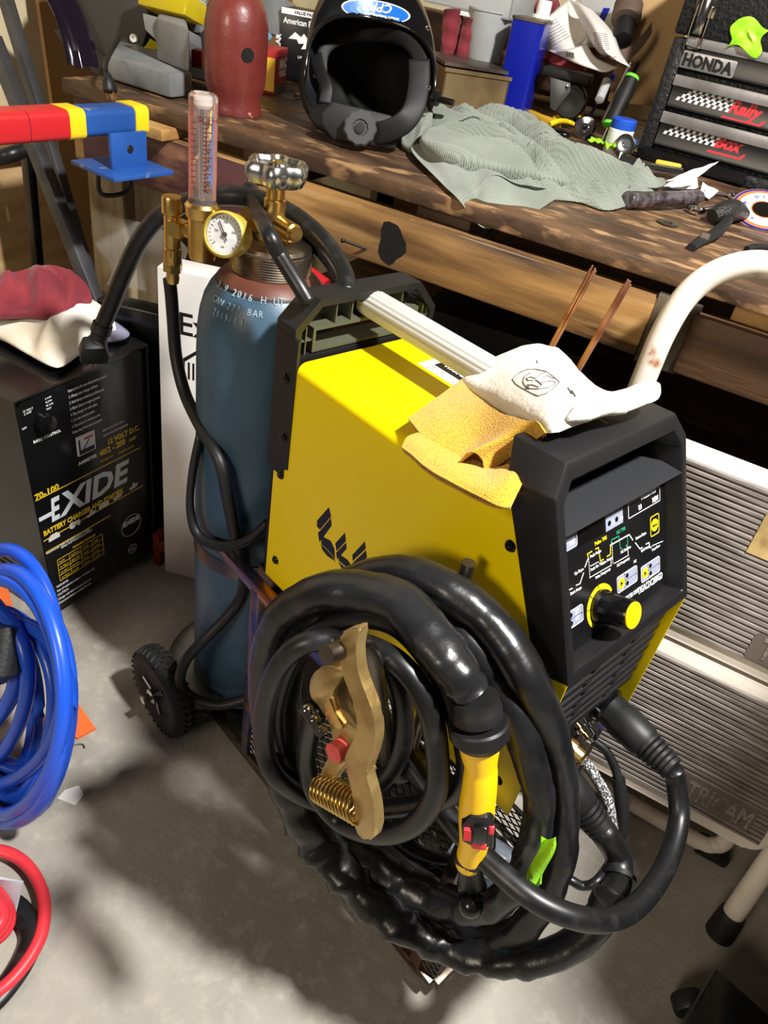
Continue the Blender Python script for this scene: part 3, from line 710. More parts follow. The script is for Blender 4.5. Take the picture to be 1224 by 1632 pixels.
A_ = [(752, 1104, .415), (726, 1066, .41), (686, 1015, .41), (639, 962, .415), (584, 936, .41), (529, 934, .395), (474, 952, .385), (435, 988, .375), (416, 1040, .37), (412, 1100, .37), (420, 1170, .372), (445, 1245, .375), (490, 1310, .39), (545, 1350, .415), (600, 1385, .435), (654, 1416, .455), (713, 1440, .47), (772, 1448, .475), (820, 1412, .485), (846, 1352, .50), (860, 1283), (846, 1215, .485), (823, 1140, .48), (790, 1080), (750, 1020), (692, 968, .472), (631, 944, .455), (550, 945, .44), (480, 985, .425), (444, 1050, .41), (436, 1130, .40), (452, 1220, .395), (490, 1310, .41), (550, 1385, .43), (620, 1445, .45), (700, 1490, .475), (790, 1500, .495), (855, 1455, .515), (893, 1370, .53), (899, 1285, .535), (891, 1215, .525), (873, 1150, .505), (843, 1088, .49), (808, 1028, .487), (764, 978, .482), (715, 935, .47), (662, 912, .462), (610, 910, .45), (555, 928, .44), (500, 965, .425), (455, 1030, .40), (430, 1110, .375), (434, 1200, .365), (462, 1280, .37), (510, 1350, .385), (565, 1410, .40), (630, 1465, .42), (705, 1508, .45), (780, 1530, .475), (850, 1530, .50), (915, 1505, .53), (958, 1462, .555), (972, 1436, .565)]
A_ = [((p[0] + 15 * max(0, min(1, (520 - p[0]) / 90)), p[1] + (8 if p[1] < 960 else 0)) + p[2:]) for p in A_]
pts = spline(cpath(A_), 7)
ph = [random.uniform(0, 6.28) for _ in range(8)]
def wr(a, f):
    L = f * 330
    k = .02 + .075 * max(0, math.sin(f * 21 + 2.2)) + (.09 if .86 < f < .95 else 0)
    return 1 + k * (math.sin(L * 1.7 + ph[0] + 1.5 * math.sin(a + ph[1])) * .6 + math.sin(L * 2.9 + 2 * a + ph[2]) * .5 + .4 * math.sin(a * 3 + L * .7))
MB().tube(pts, [(.0245 if i > 11 else .019 + .0005 * i) * (1 - .22 * max(0, min(1, (p.dot(CU) + .22) / .06))) for i, p in enumerate(pts)], 20, flat=.86, prof=wr, caps=False).build('cable_sheath', 'sheath', torch, sharp=180)
e0 = pts[-1]; ed = (pts[-1] - pts[-3]).normalized()
b = MB(); b.tube([e0 - ed * .012, e0 + ed * .004, e0 + ed * .004, e0 - ed * .012], [.0215, .0215, .0195, .0195], 24, caps=False); b.build('sheath_end', 'hose_black', torch)
# handle built along its axis
ha = S(757, 1110, .415); hb = S(764, 1168, .415); hc = S(766, 1230, .42); hd = S(760, 1290, .425); he = S(757, 1335, .43); hf = S(748, 1372, .435); hg = S(752, 1412, .44)
MB().tube([ha, ha.lerp(hb, .25), ha.lerp(hb, .3), ha.lerp(hb, .55), ha.lerp(hb, .6), ha.lerp(hb, .85)], [.0215, .0225, .0235, .0235, .018, .017], 28).build('cable_boot', 'hose_black', torch, sharp=30)
MB().tube([ha.lerp(hb, .68), ha.lerp(hb, .74), hb, hb.lerp(hc, .12)], [.0265, .0282, .0282, .0235], 32).build('swivel_collar', 'black_plastic', torch, sharp=30)
hp = spline([hb.lerp(hc, .05), hb.lerp(hc, .5), hc, hd, he, hf], 8)
MB().tube(hp, lambda f: .0228 - .0062 * min(1, f / .35) + .003 * math.sin(min(1, max(0, (f - .35) / .5)) * 3.14), 28, flat=.9).build('handle', 'torch_yellow', torch, sharp=40)
tow = (EYEP - hd).normalized(); ax = (he - hd).normalized(); sd = ax.cross(tow).normalized(); tow = sd.cross(ax)
SWF = frame(hd + tow * .0165 + ax * .008, -sd, -ax)
MB(SWF).prism([(-.014, .010), (-.006, .026), (.010, .028), (.017, .018), (.017, -.018), (.004, -.026), (-.012, -.016)], -.006, .005, bev=.0015).build('switch_plate', 'black_plastic', torch)
MB(SWF).box((-.002, -.012, .004), (.011, .016, .009), bev=.002).build('switch', 'black_gloss', torch)
b = MB(SWF)
for k in range(7): b.box((-.011, -.008 + k * .0025, .003), (-.004, -.0065 + k * .0025, .0085))
b.box((-.0105, -.008, .003), (-.0045, .009, .0075)); b.build('dial', 'red_button', torch)
MB(SWF).box((-.003, -.025, .002), (.012, -.014, .0065), bev=.002).build('rocker', 'red_button', torch)
MB(SWF).box((.012, .002, .002), (.018, .016, .0065), bev=.002).build('rocker', 'red_button', torch)
b = MB(); b.tube([hf.lerp(he, .3), hf, hf.lerp(hg, .5), hg], [.017, .0155, .0135, .015], 22); b.build('torch_neck', 'hose_black', torch)
b = MB(); b.ball(hg, .0165); b.rod(hg, hg + tow * .016 + ax * .004, .0135, .0135, 24); b.ball(hg + tow * .018 + ax * .004, .0145); b.build('torch_head', 'black_gloss', torch)
# plugs on the front of the machine
def plug(root, s0, s1, names=('plug_boot', 'boot_rings')):
    d = (s1 - s0); L = d.length
    MB().tube([s0, s0 + d * .16, s0 + d * .2, s0 + d * .55, s0 + d * .62], [.0225, .0225, .0245, .0225, .018], 28).build('plug_boot', 'hose_black', root, sharp=30)
    b = MB(); rp_, rr = [], []
    for k in range(6):
        f = .60 + k * .065
        for df, r in ((0, .0165), (.008, .0205 - k * .0008), (.045, .0205 - k * .0008), (.053, .0155)): rp_.append(s0 + d * (f + df)); rr.append(r)
    b.tube(rp_, rr, 26); b.build('boot_rings', 'hose_black', root, sharp=30)
SW = lambda v: CART @ v
p0 = SW(SOK[0] + V((.012, 0, 0))); p1 = S(1074, 1228, .715)
q0 = SW(SOK[1] + V((.012, 0, 0))); q1 = S(966, 1332, .625)
plug(torch, q0, q1)
fat = [q1 + (q0 - q1) * .05, q1, S(985, 1365, .635), S(985, 1405, .615), S(968, 1440, .575), S(940, 1475, .545)]
MB().tube(spline(fat, 8), .0165, 20).build('torch_cable', 'cable_black', torch)
# gas fitting, braided hose, control plug
gf0 = V((-.210, .630, .508)); gf1 = cl(S(930, 1212, .635))
b = MB(CART); d = gf1 - gf0; b.tube([gf0, gf0 + d * .35, gf0 + d * .36, gf0 + d * .62, gf0 + d * .63, gf0 + d * .9, gf0 + d], [.009, .009, .0125, .0125, .010, .010, .007], 12); b.build('gas_fitting', 'brass', torch, sharp=25)
mat('braid', (60, 60, 62), .5, c2=(196, 196, 192), scale=420, lo=.5, hi=.56)
hose = [SW(gf1), S(945, 1232, .64), S(968, 1275, .645), S(978, 1330, .645), S(990, 1370, .645), S(984, 1405, .625), S(962, 1445, .58)]
MB().tube(spline(hose, 8), .0068, 14).build('braided_hose', 'braid', torch)
cp0 = V((-.210, .668, .516)); cp1 = cl(S(945, 1180, .672)); d = cp1 - cp0
b = MB(CART); b.tube([cp0, cp0 + d * .3, cp0 + d * .31, cp0 + d * .5, cp0 + d * .51, cp0 + d * .8, cp0 + d * .81, cp0 + d], [.0085, .0085, .011, .011, .0085, .0085, .0095, .0065], 20); b.build('control_plug', 'chrome', torch, sharp=25)
ctl = [SW(cp1), S(968, 1200, .68), S(985, 1240, .68), S(992, 1300, .675), S(985, 1350, .665), S(955, 1400, .60), S(930, 1412, .585), S(908, 1402, .575), S(880, 1390, .57)]
MB().tube(spline(ctl, 8), .0058, 14).build('control_cable', 'cable_black', torch)
MB().tube(spline([S(985, 1240, .68), S(992, 1290, .675), S(990, 1325, .669)], 6), .0085, 14).build('cable_sleeve', 'hose_black', torch)
fp_ = spline(fat, 8)
for i in (22, 31): MB().tube([fp_[i], fp_[i] + (fp_[i + 1] - fp_[i]).normalized() * .006], .0205, 20).build('cable_tie', 'hose_black', torch)
# green tape flag
g = [S(868, 1335, .50), S(884, 1328, .50), S(887, 1362, .505), S(852, 1412, .51), S(850, 1408, .51)]
tg = tag(MB().grid(lambda u, v: S(862 + 24 * u - 22 * v + 4 * math.sin(v * 6), 1332 + 76 * v + 6 * math.sin(3 * u), .470 + .008 * math.sin(u * 5 + v * 4)), 8, 12, thick=.0008).build('green_tape_flag', 'green_tape'), 'bright green tape flag hanging from the coiled torch cable', 'tape')
# ------------------------------------------------------------------ ground lead and clamp
gl = thing('ground_lead', 'thin black ground cable looped inside the thick coil, plugged into the machine front', 'cable', T(*S(600, 1330, .40)))
G_ = [(507, 1128, .352), (494, 1165, .36), (488, 1215, .365), (503, 1265, .365), (545, 1312, .365), (605, 1330, .365), (660, 1314, .37), (695, 1262, .375), (696, 1190, .375), (680, 1120, .37), (645, 1066, .365), (600, 1036, .36), (545, 1020, .365), (486, 1025, .355), (444, 1062, .35), (422, 1125, .345), (421, 1190, .345), (440, 1238, .35), (490, 1272, .37), (560, 1290, .385), (640, 1286, .395), (708, 1272, .40), (742, 1240, .40), (742, 1190, .40), (715, 1110, .395), (680, 1045, .39), (635, 998, .385), (585, 984, .38), (530, 995, .375), (480, 1030, .37), (450, 1090, .37), (440, 1150, .37), (455, 1210, .375), (500, 1255, .385), (560, 1272, .40), (612, 1240, .405), (640, 1190, .405), (640, 1120, .40), (615, 1060, .39), (590, 1040, .385)]
MB().tube(spline(cpath([(p[0], p[1], p[2] + (-.014 + .032 * max(0, min(1, (p[0] - 440) / 110)))) for p in G_]), 7), .0115, 14).build('lead_coil', 'cable_black', gl, sharp=180)
G2 = [(600, 1135, .455), (640, 1196, .45), (690, 1268, .445), (735, 1328, .44), (795, 1388, .44), (860, 1438, .45), (930, 1465, .48), (985, 1462, .53), (1030, 1428, .585), (1065, 1370, .65), (1082, 1305, .70), (1078, 1250, .716), (1073, 1226, .715)]
MB().tube(spline(cpath(G2), 8), .0125, 18).build('lead_run', 'cable_black', gl, sharp=180)
plug(gl, p0, p1)
mat('clamp_brass', (196, 168, 112), .38, .75, c2=(150, 122, 72), scale=16, bump=.15, bscale=120)
mat('pink_rivet', (214, 84, 78), .5)
mat('spring_steel', (200, 170, 96), .22, 1)
clampt = thing('ground_clamp', 'brass ground clamp with coil spring hung over the coiled cables', 'clamp', T(*S(560, 1325, .33)))
CPd = .312
cf = frame(S(548, 1190, CPd), V((CU.x, CU.y, 0)), V((0, 0, 1)))
# clamp plane leans to face the viewer
n_ = (EYEP - S(548, 1190, CPd)).normalized(); n_ = (n_ * .12 - CW * .88).normalized()
cf = frame(S(548, 1190, CPd), UP.cross(n_) * 0 + V((0, 0, 1)).cross(n_), n_.cross(V((0, 0, 1)).cross(n_)))
cfi = cf.inverted(); cn = V((cf[0][2], cf[1][2], cf[2][2])); co = V((cf[0][3], cf[1][3], cf[2][3]))
def cz(x, y):                           # close-up coordinates to the clamp's own plane
    q = cfi @ hit(380 + x * .3922, 860 + y * .3922, co, cn); return (q.x, q.y)
R1 = [(500, 340), (532, 332), (528, 372), (520, 430), (530, 520), (562, 610), (590, 690), (596, 780), (580, 850), (560, 910), (562, 945), (580, 1010), (592, 1080), (594, 1165), (574, 1190), (540, 1185), (515, 1160), (512, 1090), (502, 1010), (484, 930), (470, 880), (482, 835), (508, 790), (522, 740), (515, 660), (490, 590), (462, 510), (452, 430), (458, 372), (470, 350)]
b = MB(cf); b.prism([tuple(v[:2]) for v in spline([V((*cz(*p), 0)) for p in R1], 3, closed=True)], .001, .012, bev=.0022, seg=2); b.build('clamp_arm', 'clamp_brass', clampt, sharp=50)
L1 = [(300, 560), (330, 520), (375, 512), (410, 530), (440, 545), (418, 590), (380, 625), (372, 680), (392, 735), (440, 770), (505, 775), (500, 810), (460, 880), (415, 880), (412, 930), (378, 985), (352, 1050), (330, 1060), (312, 1045), (318, 1010), (345, 930), (385, 850), (390, 790), (365, 730), (345, 690), (300, 650), (288, 600)]
b = MB(cf); b.prism([tuple(v[:2]) for v in spline([V((*cz(*p), 0)) for p in L1], 3, closed=True)], -.012, .001, bev=.0022, seg=2); b.build('clamp_arm', 'clamp_brass', clampt, sharp=50)
b = MB(cf); j = [cz(x, y) for x, y in ((372, 655), (395, 630), (412, 690), (448, 742), (440, 760), (405, 745), (375, 700))]; b.prism(j, .001, .007, bev=.001); b.build('jaw_insert', 'brass', clampt)
x_, y_ = cz(430, 840); MB(cf).lathe([(.0095, 0), (.0095, .0135), (.008, .0145), (0, .0145)], m=T(x_, y_, 0), seg=26).build('rivet', 'pink_rivet', clampt)
xa, ya = cz(345, 1000); xb, yb = cz(520, 1080); pts = []
for k in range(11 * 14 + 1):
    t = k / (11 * 14); a = 2 * math.pi * k / 14; dx, dy = xb - xa, yb - ya; l = math.hypot(dx, dy); nx, ny = -dy / l, dx / l; r = .0128 + .003 * t
    pts.append((xa + dx * t + nx * r * math.cos(a), ya + dy * t + ny * r * math.cos(a), .004 + r * math.sin(a)))
MB(cf).tube(pts, .0017, 8).build('spring', 'spring_steel', clampt, sharp=180)
x_, y_ = cz(330, 725); b = MB(cf)
for k in range(3): b.ball((x_ - .012 + k * .011, y_ + .003 - k * .003, .006), .006)
b.tube([(x_ - .016, y_ + .004, .008), (x_ + .016, y_ - .004, .008)], .0045, 8); b.build('lug_bolt', 'chrome', clampt)
# ------------------------------------------------------------------ gas hose from the regulator down behind the cylinder
hs = [rp(270, 444), rp(273, 470), rp(276, 510), rp(281, 570, .785), rp(296, 630, .77), rp(325, 690, .735), rp(350, 735, .716), rp(362, 790, .714), rp(374, 850, .715), rp(388, 905, .73), rp(385, 950, .74), rp(360, 985, .72), rp(325, 1020, .69), rp(298, 1050, .67), rp(287, 1085, .665), rp(305, 1110, .68), rp(350, 1124, .70), rp(400, 1112, .73)]
gh = thing('gas_hose', 'black gas hose hanging from the brass regulator past the blue cylinder', 'hose', T(*rp(320, 1100, .7)))
MB().tube(spline(hs, 8), .0092, 16).build('hose_run', 'hose_black', gh, sharp=180)
lp = [rp(318, 700, .735), rp(306, 760, .725), rp(303, 815, .72), rp(315, 855, .715), rp(350, 873, .713), rp(390, 866, .715), rp(425, 838, .73)]
MB().tube(spline(lp, 8), .0062, 14).build('hose_loop', 'hose_black', gh, sharp=180)
MB().tube(spline([p + V((.004, -.004, .011)) for p in lp], 8), .0062, 14).build('hose_loop', 'hose_black', gh, sharp=180)
# ------------------------------------------------------------------ mains cable
mc = thing('mains_cable', 'thick black power cable arching behind the flow tube with its plug on the battery charger', 'cable', T(*rp(150, 560, .82)))
mp = [rp(552, 470, .80), rp(548, 440, .82), rp(530, 405, .85), rp(500, 370, .87), rp(460, 340, .885), rp(410, 318, .89), rp(355, 312, .88), rp(300, 322, .875), rp(255, 345, .865), rp(222, 385, .855), rp(198, 435, .845), rp(180, 480, .84), rp(163, 520, .83)]
MB().tube(spline(mp, 8), .0135, 18).build('cable', 'cable_black', mc, sharp=180)
m2 = [rp(395, 300, .90), rp(404, 325, .87), rp(424, 365, .73), rp(448, 410, .725), rp(476, 455, .72), rp(492, 482, .72)]
MB().tube(spline([rp(545, 470, .81), rp(538, 440, .83), rp(512, 405, .86), rp(480, 375, .885)], 8), .0075, 14).build('cable_return', 'cable_black', mc, sharp=180)
MB().tube(spline(m2, 8), .0095, 16).build('cable_drop', 'cable_black', mc, sharp=180)
a, c = rp(163, 520, .83), rp(152, 556, .82)
b = MB(); d = c - a; b.tube([a - d * .1, a + d * .25, a + d * .3, a + d * .55, a + d * .6, a + d], [.016, .0165, .014, .014, .0165, .015], 18); b.build('strain_relief', 'hose_black', mc, sharp=30)
PF = frame(rp(150, 558, .82), V((.6, .8, 0)), V((.45, -.35, .85)))
MB(PF).prism([(-.022, -.028), (.022, -.028), (.024, -.006), (.017, .026), (-.017, .026), (-.024, -.006)], -.013, .013, bev=.005).build('plug_body', 'hose_black', mc)
b = MB(PF)
for x in (-.011, .009): b.box((x - .0008, -.046, -.004), (x + .0008, -.027, .004))
b.rod((0, -.044, .006), (0, -.027, .006), .0022); b.build('plug_prongs', 'chrome', mc)
# ------------------------------------------------------------------ welding gloves
from mathutils.bvhtree import BVHTree
from mathutils import noise as NZ
def bvh_of(o):
    bm = bmesh.new(); bm.from_mesh(o.data); bm.transform(WM[o.name]); t = BVHTree.FromBMesh(bm); bm.free(); return t
def on(t, px, py, lift=.0006):
    r = ray(px, py).normalized(); h = t.ray_cast(EYEP, r)
    return (h[0] - r * lift) if h[0] else None
def net(rows, nu, nv):
    """smooth surface through a net of (px, py, z) control points"""
    cols = []
    R2 = [spline([Pz(*p) for p in r], nv) for r in rows]
    m = len(R2[0])
    for j in range(m): cols.append(spline([r[j] for r in R2], nu))
    n = len(cols[0])
    return n - 1, m - 1, (lambda u, v: cols[min(m - 1, int(round(v * (m - 1))))][min(n - 1, int(round(u * (n - 1))))])
mat('suede', (204, 156, 40), .95, c2=(182, 132, 30), scale=420, bump=.6, bscale=600, sheen=.2)
mat('white_leather', (226, 222, 214), .75, c2=(204, 196, 182), scale=12, bump=.25, bscale=160)
mat('ink', (60, 58, 58), .6)
def suede(rows, name, parent, th=.0022):
    nu, nv, f = net(rows, 8, 8)
    def g(u, v):
        p = f(u, v); return p + V((0, 0, .0015 * NZ.noise(p * 40)))
    return MB().grid(g, nu, nv, thick=th).build(name, 'suede', parent, sharp=60)
gl1 = thing('welding_glove', 'white leather welding glove with tan suede cuff lying on top of the welder, uppermost of the pair', 'glove', T(*Pz(800, 640, .84)), 'pair of welding gloves')
gl1['label'] = 'upper welding glove, white leather hand stretched over the black bezel top, tan suede cuff'
cuff = suede([[(650, 666, .852), (683, 706, .850), (722, 738, .848), (748, 720, .872), (768, 731, .866), (772, 756, .852)], [(690, 637, .862), (718, 668, .866), (762, 700, .868), (802, 694, .890), (815, 706, .884), (822, 723, .872)], [(735, 605, .870), (757, 628, .880), (792, 654, .892), (835, 670, .908), (855, 672, .916), (869, 690, .914)]], 'cuff', gl1)
suede([[(652, 670, .846), (686, 712, .842), (724, 745, .840), (750, 752, .842), (772, 758, .846)], [(694, 642, .848), (722, 676, .846), (764, 708, .848), (802, 712, .858), (822, 724, .868)], [(737, 609, .852), (760, 632, .852), (794, 658, .86), (835, 674, .885), (869, 691, .908)]], 'cuff_lining', gl1)
ST_ = [((722, 614, .856), (858, 694, .899), .002), ((733, 606, .866), (869, 691, .910), .009), ((765, 583, .876), (879, 691, .914), .020), ((800, 568, .886), (894, 688, .917), .027), ((835, 562, .892), (913, 681, .918), .031), ((868, 567, .898), (931, 674, .918), .029), ((890, 590, .906), (946, 669, .919), .022), ((925, 612, .906), (962, 664, .920), .016), ((952, 634, .91), (984, 660, .922), .0145), ((985, 629, .916), (1008, 653, .926), .013), ((1020, 618, .922), (1032, 643, .930), .011), ((1044, 616, .926), (1049, 634, .930), .0075), ((1052, 622, .929), (1053, 628, .930), .002)]
b = MB(); A = [spline([Pz(*s[k]) for s in ST_], 5) for k in (0, 1)]; Hh = [x.x for x in spline([V((s[2], 0, 0)) for s in ST_], 5)]
rings = []
for i, (a, c) in enumerate(zip(*A)):
    ring = []; mid = (a + c) / 2; hv = (c - a) / 2
    for k in range(26):
        t = 2 * math.pi * k / 26; zz_ = Hh[i] * math.sin(t) * (1 if math.sin(t) > 0 else .25)
        p = mid + hv * math.cos(t) + V((0, 0, zz_)); f = .0035 * NZ.noise(p * 28) + .0015 * NZ.noise(p * 80)
        ring.append(b.bm.verts.new(p + V((0, 0, f * (1 if math.sin(t) > -.2 else 0)))))
    rings.append(ring)
for r0, r1 in zip(rings, rings[1:]):
    for k in range(26): b.bm.faces.new((r0[k], r0[(k + 1) % 26], r1[(k + 1) % 26], r1[k]))
b.bm.faces.new(rings[-1]); b.bm.faces.new(rings[0])
hand = b.build('hand', 'white_leather', gl1, sharp=80)
# ring finger and little finger tucked beside the index, seam lines and the printed badge
b = MB(); b.tube(spline([Pz(880, 596, .925), Pz(905, 606, .930), Pz(935, 624, .924), Pz(962, 640, .918)], 6), lambda f: (.012 - .005 * f) * min(1, .25 + f * 3), 16); b.build('finger', 'white_leather', gl1)
b = MB(); b.tube(spline([Pz(905, 668, .928), Pz(935, 655, .932), Pz(965, 648, .930), Pz(992, 648, .926)], 6), lambda f: (.011 - .003 * f) * min(1, .2 + f * 3), 16); b.build('finger', 'white_leather', gl1)
th = bvh_of(hand)
def gz(x, y): return (620 + x * .2288, 540 + y * .2288)
b = MB()
def draw(b, t, pts, r=.0004, closed=False):
    q = [on(t, *p) for p in pts]; q = [p for p in q if p is not None]
    if len(q) > 1: b.tube(q, r, 5, closed=closed)
ovl = [(858, 280), (905, 235), (960, 213), (1020, 210), (1090, 225), (1145, 262), (1188, 300), (1145, 345), (1095, 380), (1040, 398), (985, 375), (920, 340), (880, 312), (858, 280)]
draw(b, th, [gz(*p) for p in ovl])
for l in ([(985, 235), (945, 260), (932, 295), (945, 325), (975, 345), (1040, 348), (1110, 340), (1150, 322), (1160, 298), (1110, 295), (1060, 305)], [(955, 275), (985, 265), (1020, 275), (1000, 290), (970, 290), (955, 275)], [(1020, 275), (1055, 245), (1090, 232)], [(1020, 285), (1045, 300), (1065, 320), (1040, 335), (1000, 320), (960, 320), (950, 345), (975, 350), (970, 325)], [(1070, 275), (1100, 255), (1145, 275)], [(1028, 148), (1035, 170)]): draw(b, th, [gz(*p) for p in l])
b.build('badge_print', 'ink', gl1, smooth=False)
b = MB()
for p, h_ in (((905, 618), 1), ((911, 622), 1)):
    draw(b, th, [p, (p[0] + 6, p[1] + 10)], .0009)
b.build('size_mark', 'ink', gl1, smooth=False)
gl2 = thing('welding_glove', 'lower welding glove, only its crumpled tan suede cuff showing beneath the other glove', 'glove', T(*Pz(740, 740, .835)), 'pair of welding gloves')
suede([[(640, 712, .848), (690, 752, .853), (740, 778, .857), (785, 802, .860), (806, 809, .861), (813, 806, .862)], [(652, 694, .852), (698, 728, .856), (745, 762, .860), (786, 778, .866), (812, 768, .872), (830, 776, .870)], [(694, 684, .846), (732, 716, .850), (778, 742, .856), (812, 738, .872), (836, 730, .878), (847, 734, .876)]], 'cuff', gl2)
suede([[(642, 716, .844), (690, 758, .847), (740, 784, .850), (785, 806, .853), (813, 809, .857)], [(660, 700, .845), (704, 738, .847), (750, 768, .850), (790, 790, .853), (826, 780, .861)], [(700, 690, .842), (736, 722, .844), (780, 748, .848), (814, 746, .862), (845, 738, .870)]], 'cuff_lining', gl2)
# ------------------------------------------------------------------ filler rods
mat('copper', (200, 146, 118), .32, .6, c2=(150, 96, 70), scale=30)
mat('rod_label', (228, 226, 220), .5)
for bi, (b0, b1) in enumerate((((868, 574), (944, 430)), ((914, 602), (1000, 452)))):
    for k in range(8):
        a = 2 * math.pi * k / 8; dx, dy = 3.8 * math.cos(a), 1.6 * math.sin(a)
        top = S(b1[0] + dx * 1.4 + random.uniform(-1.5, 1.5), b1[1] + dy * 2 + random.uniform(-4, 3), .835 + .005 * math.sin(a))
        bot = S(b0[0] + dx * 1.1, b0[1] + dy, .835 + .004 * math.sin(a)); d = (bot - top); bot = bot + d * ((bot.z - .12) / -d.z)
        o = tag(MB().rod(bot, top, .00125, seg=8).build('filler_rod', 'copper'), 'copper coated filler rod in the %s bundle standing behind the welder' % ('left' if bi == 0 else 'right'), 'filler rod', '%s bundle of filler rods' % ('left' if bi == 0 else 'right'))
    o = S(b0[0], b0[1], .835); d = S(b1[0], b1[1], .835) - o; foot = o + d * ((.075 - o.z) / d.z); rimp = o + d * ((.62 - o.z) / d.z)
    tag(MB().tube([foot, rimp, rimp, foot + d * .02], [.016, .016, .0145, .0145], 18).build('rod_tube', 'dull_steel'), 'steel tube holding the %s bundle of filler rods' % ('left' if bi == 0 else 'right'), 'tube', 'rod holder tubes')
# ------------------------------------------------------------------ folded step stool leaning on the bench
mat('cream_tube', (224, 214, 202), .4, c2=(206, 194, 180), scale=8, c3=(140, 92, 62), s3=14, lo3=.66, hi3=.72)
mat('tread_rubber', (98, 90, 84), .55, c2=(136, 128, 122), scale=40, stretch=(.4, 3, 3))
mat('tread_dark', (92, 82, 74), .55)
LF = frame(V((0, .9, 0)), V((1, 0, 0)), V((0, .22, 1)))
lad = thing('step_stool', 'folded two step stool with white tube frame and ribbed treads leaning on the bench', 'step stool', T(.14, .95, 0))
TR = .0175
b = MB(LF); b.tube(spline([(-.10, .02, 0), (-.10, .4, 0), (-.10, .78, 0), (-.10, .90, 0), (-.085, .965, .0), (-.045, 1.005, 0), (.01, 1.018, 0), (.13, 1.02, 0), (.27, 1.018, 0), (.335, 1.0, 0), (.366, .955, 0), (.375, .88, 0), (.375, .5, 0), (.375, .02, 0)], 8), TR, 22)
b.build('front_frame', 'cream_tube', lad, sharp=180)
for x in (-.10, .375): MB(LF).tube([(x, -.0, 0), (x, .045, 0), (x, .055, 0)], [.024, .0225, .020], 22).build('rubber_foot', 'rubber', lad)
b = MB(); b.tube(spline([(-.07, 1.085, .42), (-.07, 1.075, .3), (-.07, 1.06, .12), (-.062, 1.055, .035), (-.03, 1.05, .022), (.1, 1.045, .0185), (.3, 1.04, .0185), (.33, 1.045, .022), (.345, 1.055, .04), (.345, 1.065, .12), (.345, 1.075, .3), (.345, 1.085, .42)], 7), .015, 18); b.build('rear_frame', 'cream_tube', lad, sharp=180)
for x in (-.06, .335): MB().box((x - .03, 1.025, 0), (x + .03, 1.065, .022), bev=.006).build('corner_cap', 'rubber', lad)
def tread(s0, s1, x0, x1, name):
    n = int((s1 - s0) / .0085)
    t = MB(LF).prism(rrect(x0, s0, x1, s1, .03, 6), .018, .034, bev=.004).build(name, 'cream_tube', lad)
    b = MB(LF); prof = [(s0 + .016, .030)]
    for k in range(n - 4):
        s = s0 + .02 + k * (s1 - s0 - .04) / (n - 4); w_ = (s1 - s0 - .04) / (n - 4)
        prof += [(s, .0355), (s + .15 * w_, .0385), (s + .6 * w_, .0385), (s + .75 * w_, .0355)]
    prof += [(s1 - .016, .030)]
    b.prism(prof, x0 + .014, x1 - .014, m=Matrix(((0, 0, 1, 0), (1, 0, 0, 0), (0, 1, 0, 0), (0, 0, 0, 1)))); b.build('ribbed_mat', 'tread_rubber', t, sharp=20); return t
t1 = tread(.486, .772, -.078, .352, 'tread'); t2 = tread(.206, .478, -.078, .352, 'tread')
def lhit(px, py):
    q = LF.inverted() @ hit(px, py, LF @ V((0, 0, .039)), (LF.to_3x3() @ V((0, 0, 1)))); return q.x, q.y
for tr, (pa, pb) in ((t2, ((1080, 1262), (1198, 1308))),):
    xa, ya = lhit(*pa); xb, yb = lhit(*pb); hgt = .036
    MB(LF).prism(rrect(xa - .012, min(ya, yb) - .006, xb + .004, min(ya, yb) + hgt + .004, .006), .036, .0392).build('name_plate', 'tread_dark', tr)
    lettering([('TRICAM', .047, T(xa + .008, min(ya, yb), .0392), dict(ext=.0009, bold=.0012, sx=(xb - xa - .01) / .165))], 'tread_rubber', 'raised_lettering', tr, LF)
    MB(LF).prism([(xa - .006, min(ya, yb) + .004), (xa + .004, min(ya, yb) + .016), (xa - .006, min(ya, yb) + .028), (xa - .010, min(ya, yb) + .016)], .0392, .040).build('emblem', 'tread_rubber', tr)
for tr, pa in ((t1, (1195, 1042)),):
    xa, ya = lhit(*pa); MB(LF).prism(rrect(xa - .006, ya - .008, .34, ya + .036, .006), .036, .0392).build('name_plate', 'tread_dark', tr)
    lettering([('TRICAM', .047, T(xa + .008, ya, .0392), dict(ext=.0009, bold=.0012, sx=.68))], 'tread_rubber', 'raised_lettering', tr, LF)
xa, ya = lhit(1205, 850); MB(LF).box((xa, ya - .03, .036), (xa + .06, ya + .03, .0396)).build('tape_patch', mat('tape_tan', (178, 152, 100), .6, c2=(130, 106, 66), scale=30), t1)
# ------------------------------------------------------------------ battery charger
mat('charger_black', (13, 13, 15), .28, coat=.3, bump=.04, bscale=40)
mat('silver_print', (206, 208, 212), .4)
mat('amber_print', (222, 186, 34), .45)
mat('red_print', (190, 44, 50), .5)
cb0, cb1 = V((-1.0025, .7566, 0)), V((-.9935, 1.0058, 0))
CHF = frame(cb0, cb1 - cb0, V((0, 0, 1))); CW_ = (cb1 - cb0).length; CH_ = .556
chg = thing('battery_charger', 'black battery charger and starter cabinet with yellow and white print', 'battery charger', CHF @ T(CW_ / 2, 0, -.15))
b = MB(CHF); b.prism([(-.021, .03), (CW_, .03), (CW_, CH_), (-.042, CH_ - .012)], -.31, -.006, bev=.008); b.build('cabinet', 'charger_black', chg)
fp = MB(CHF).prism([(-.017, .034), (CW_ - .004, .034), (CW_ - .004, CH_ - .016), (CW_ - .014, CH_ - .005), (-.027, CH_ - .016), (-.037, CH_ - .028)], -.008, 0, bev=.0015).build('front_panel', 'charger_black', chg)
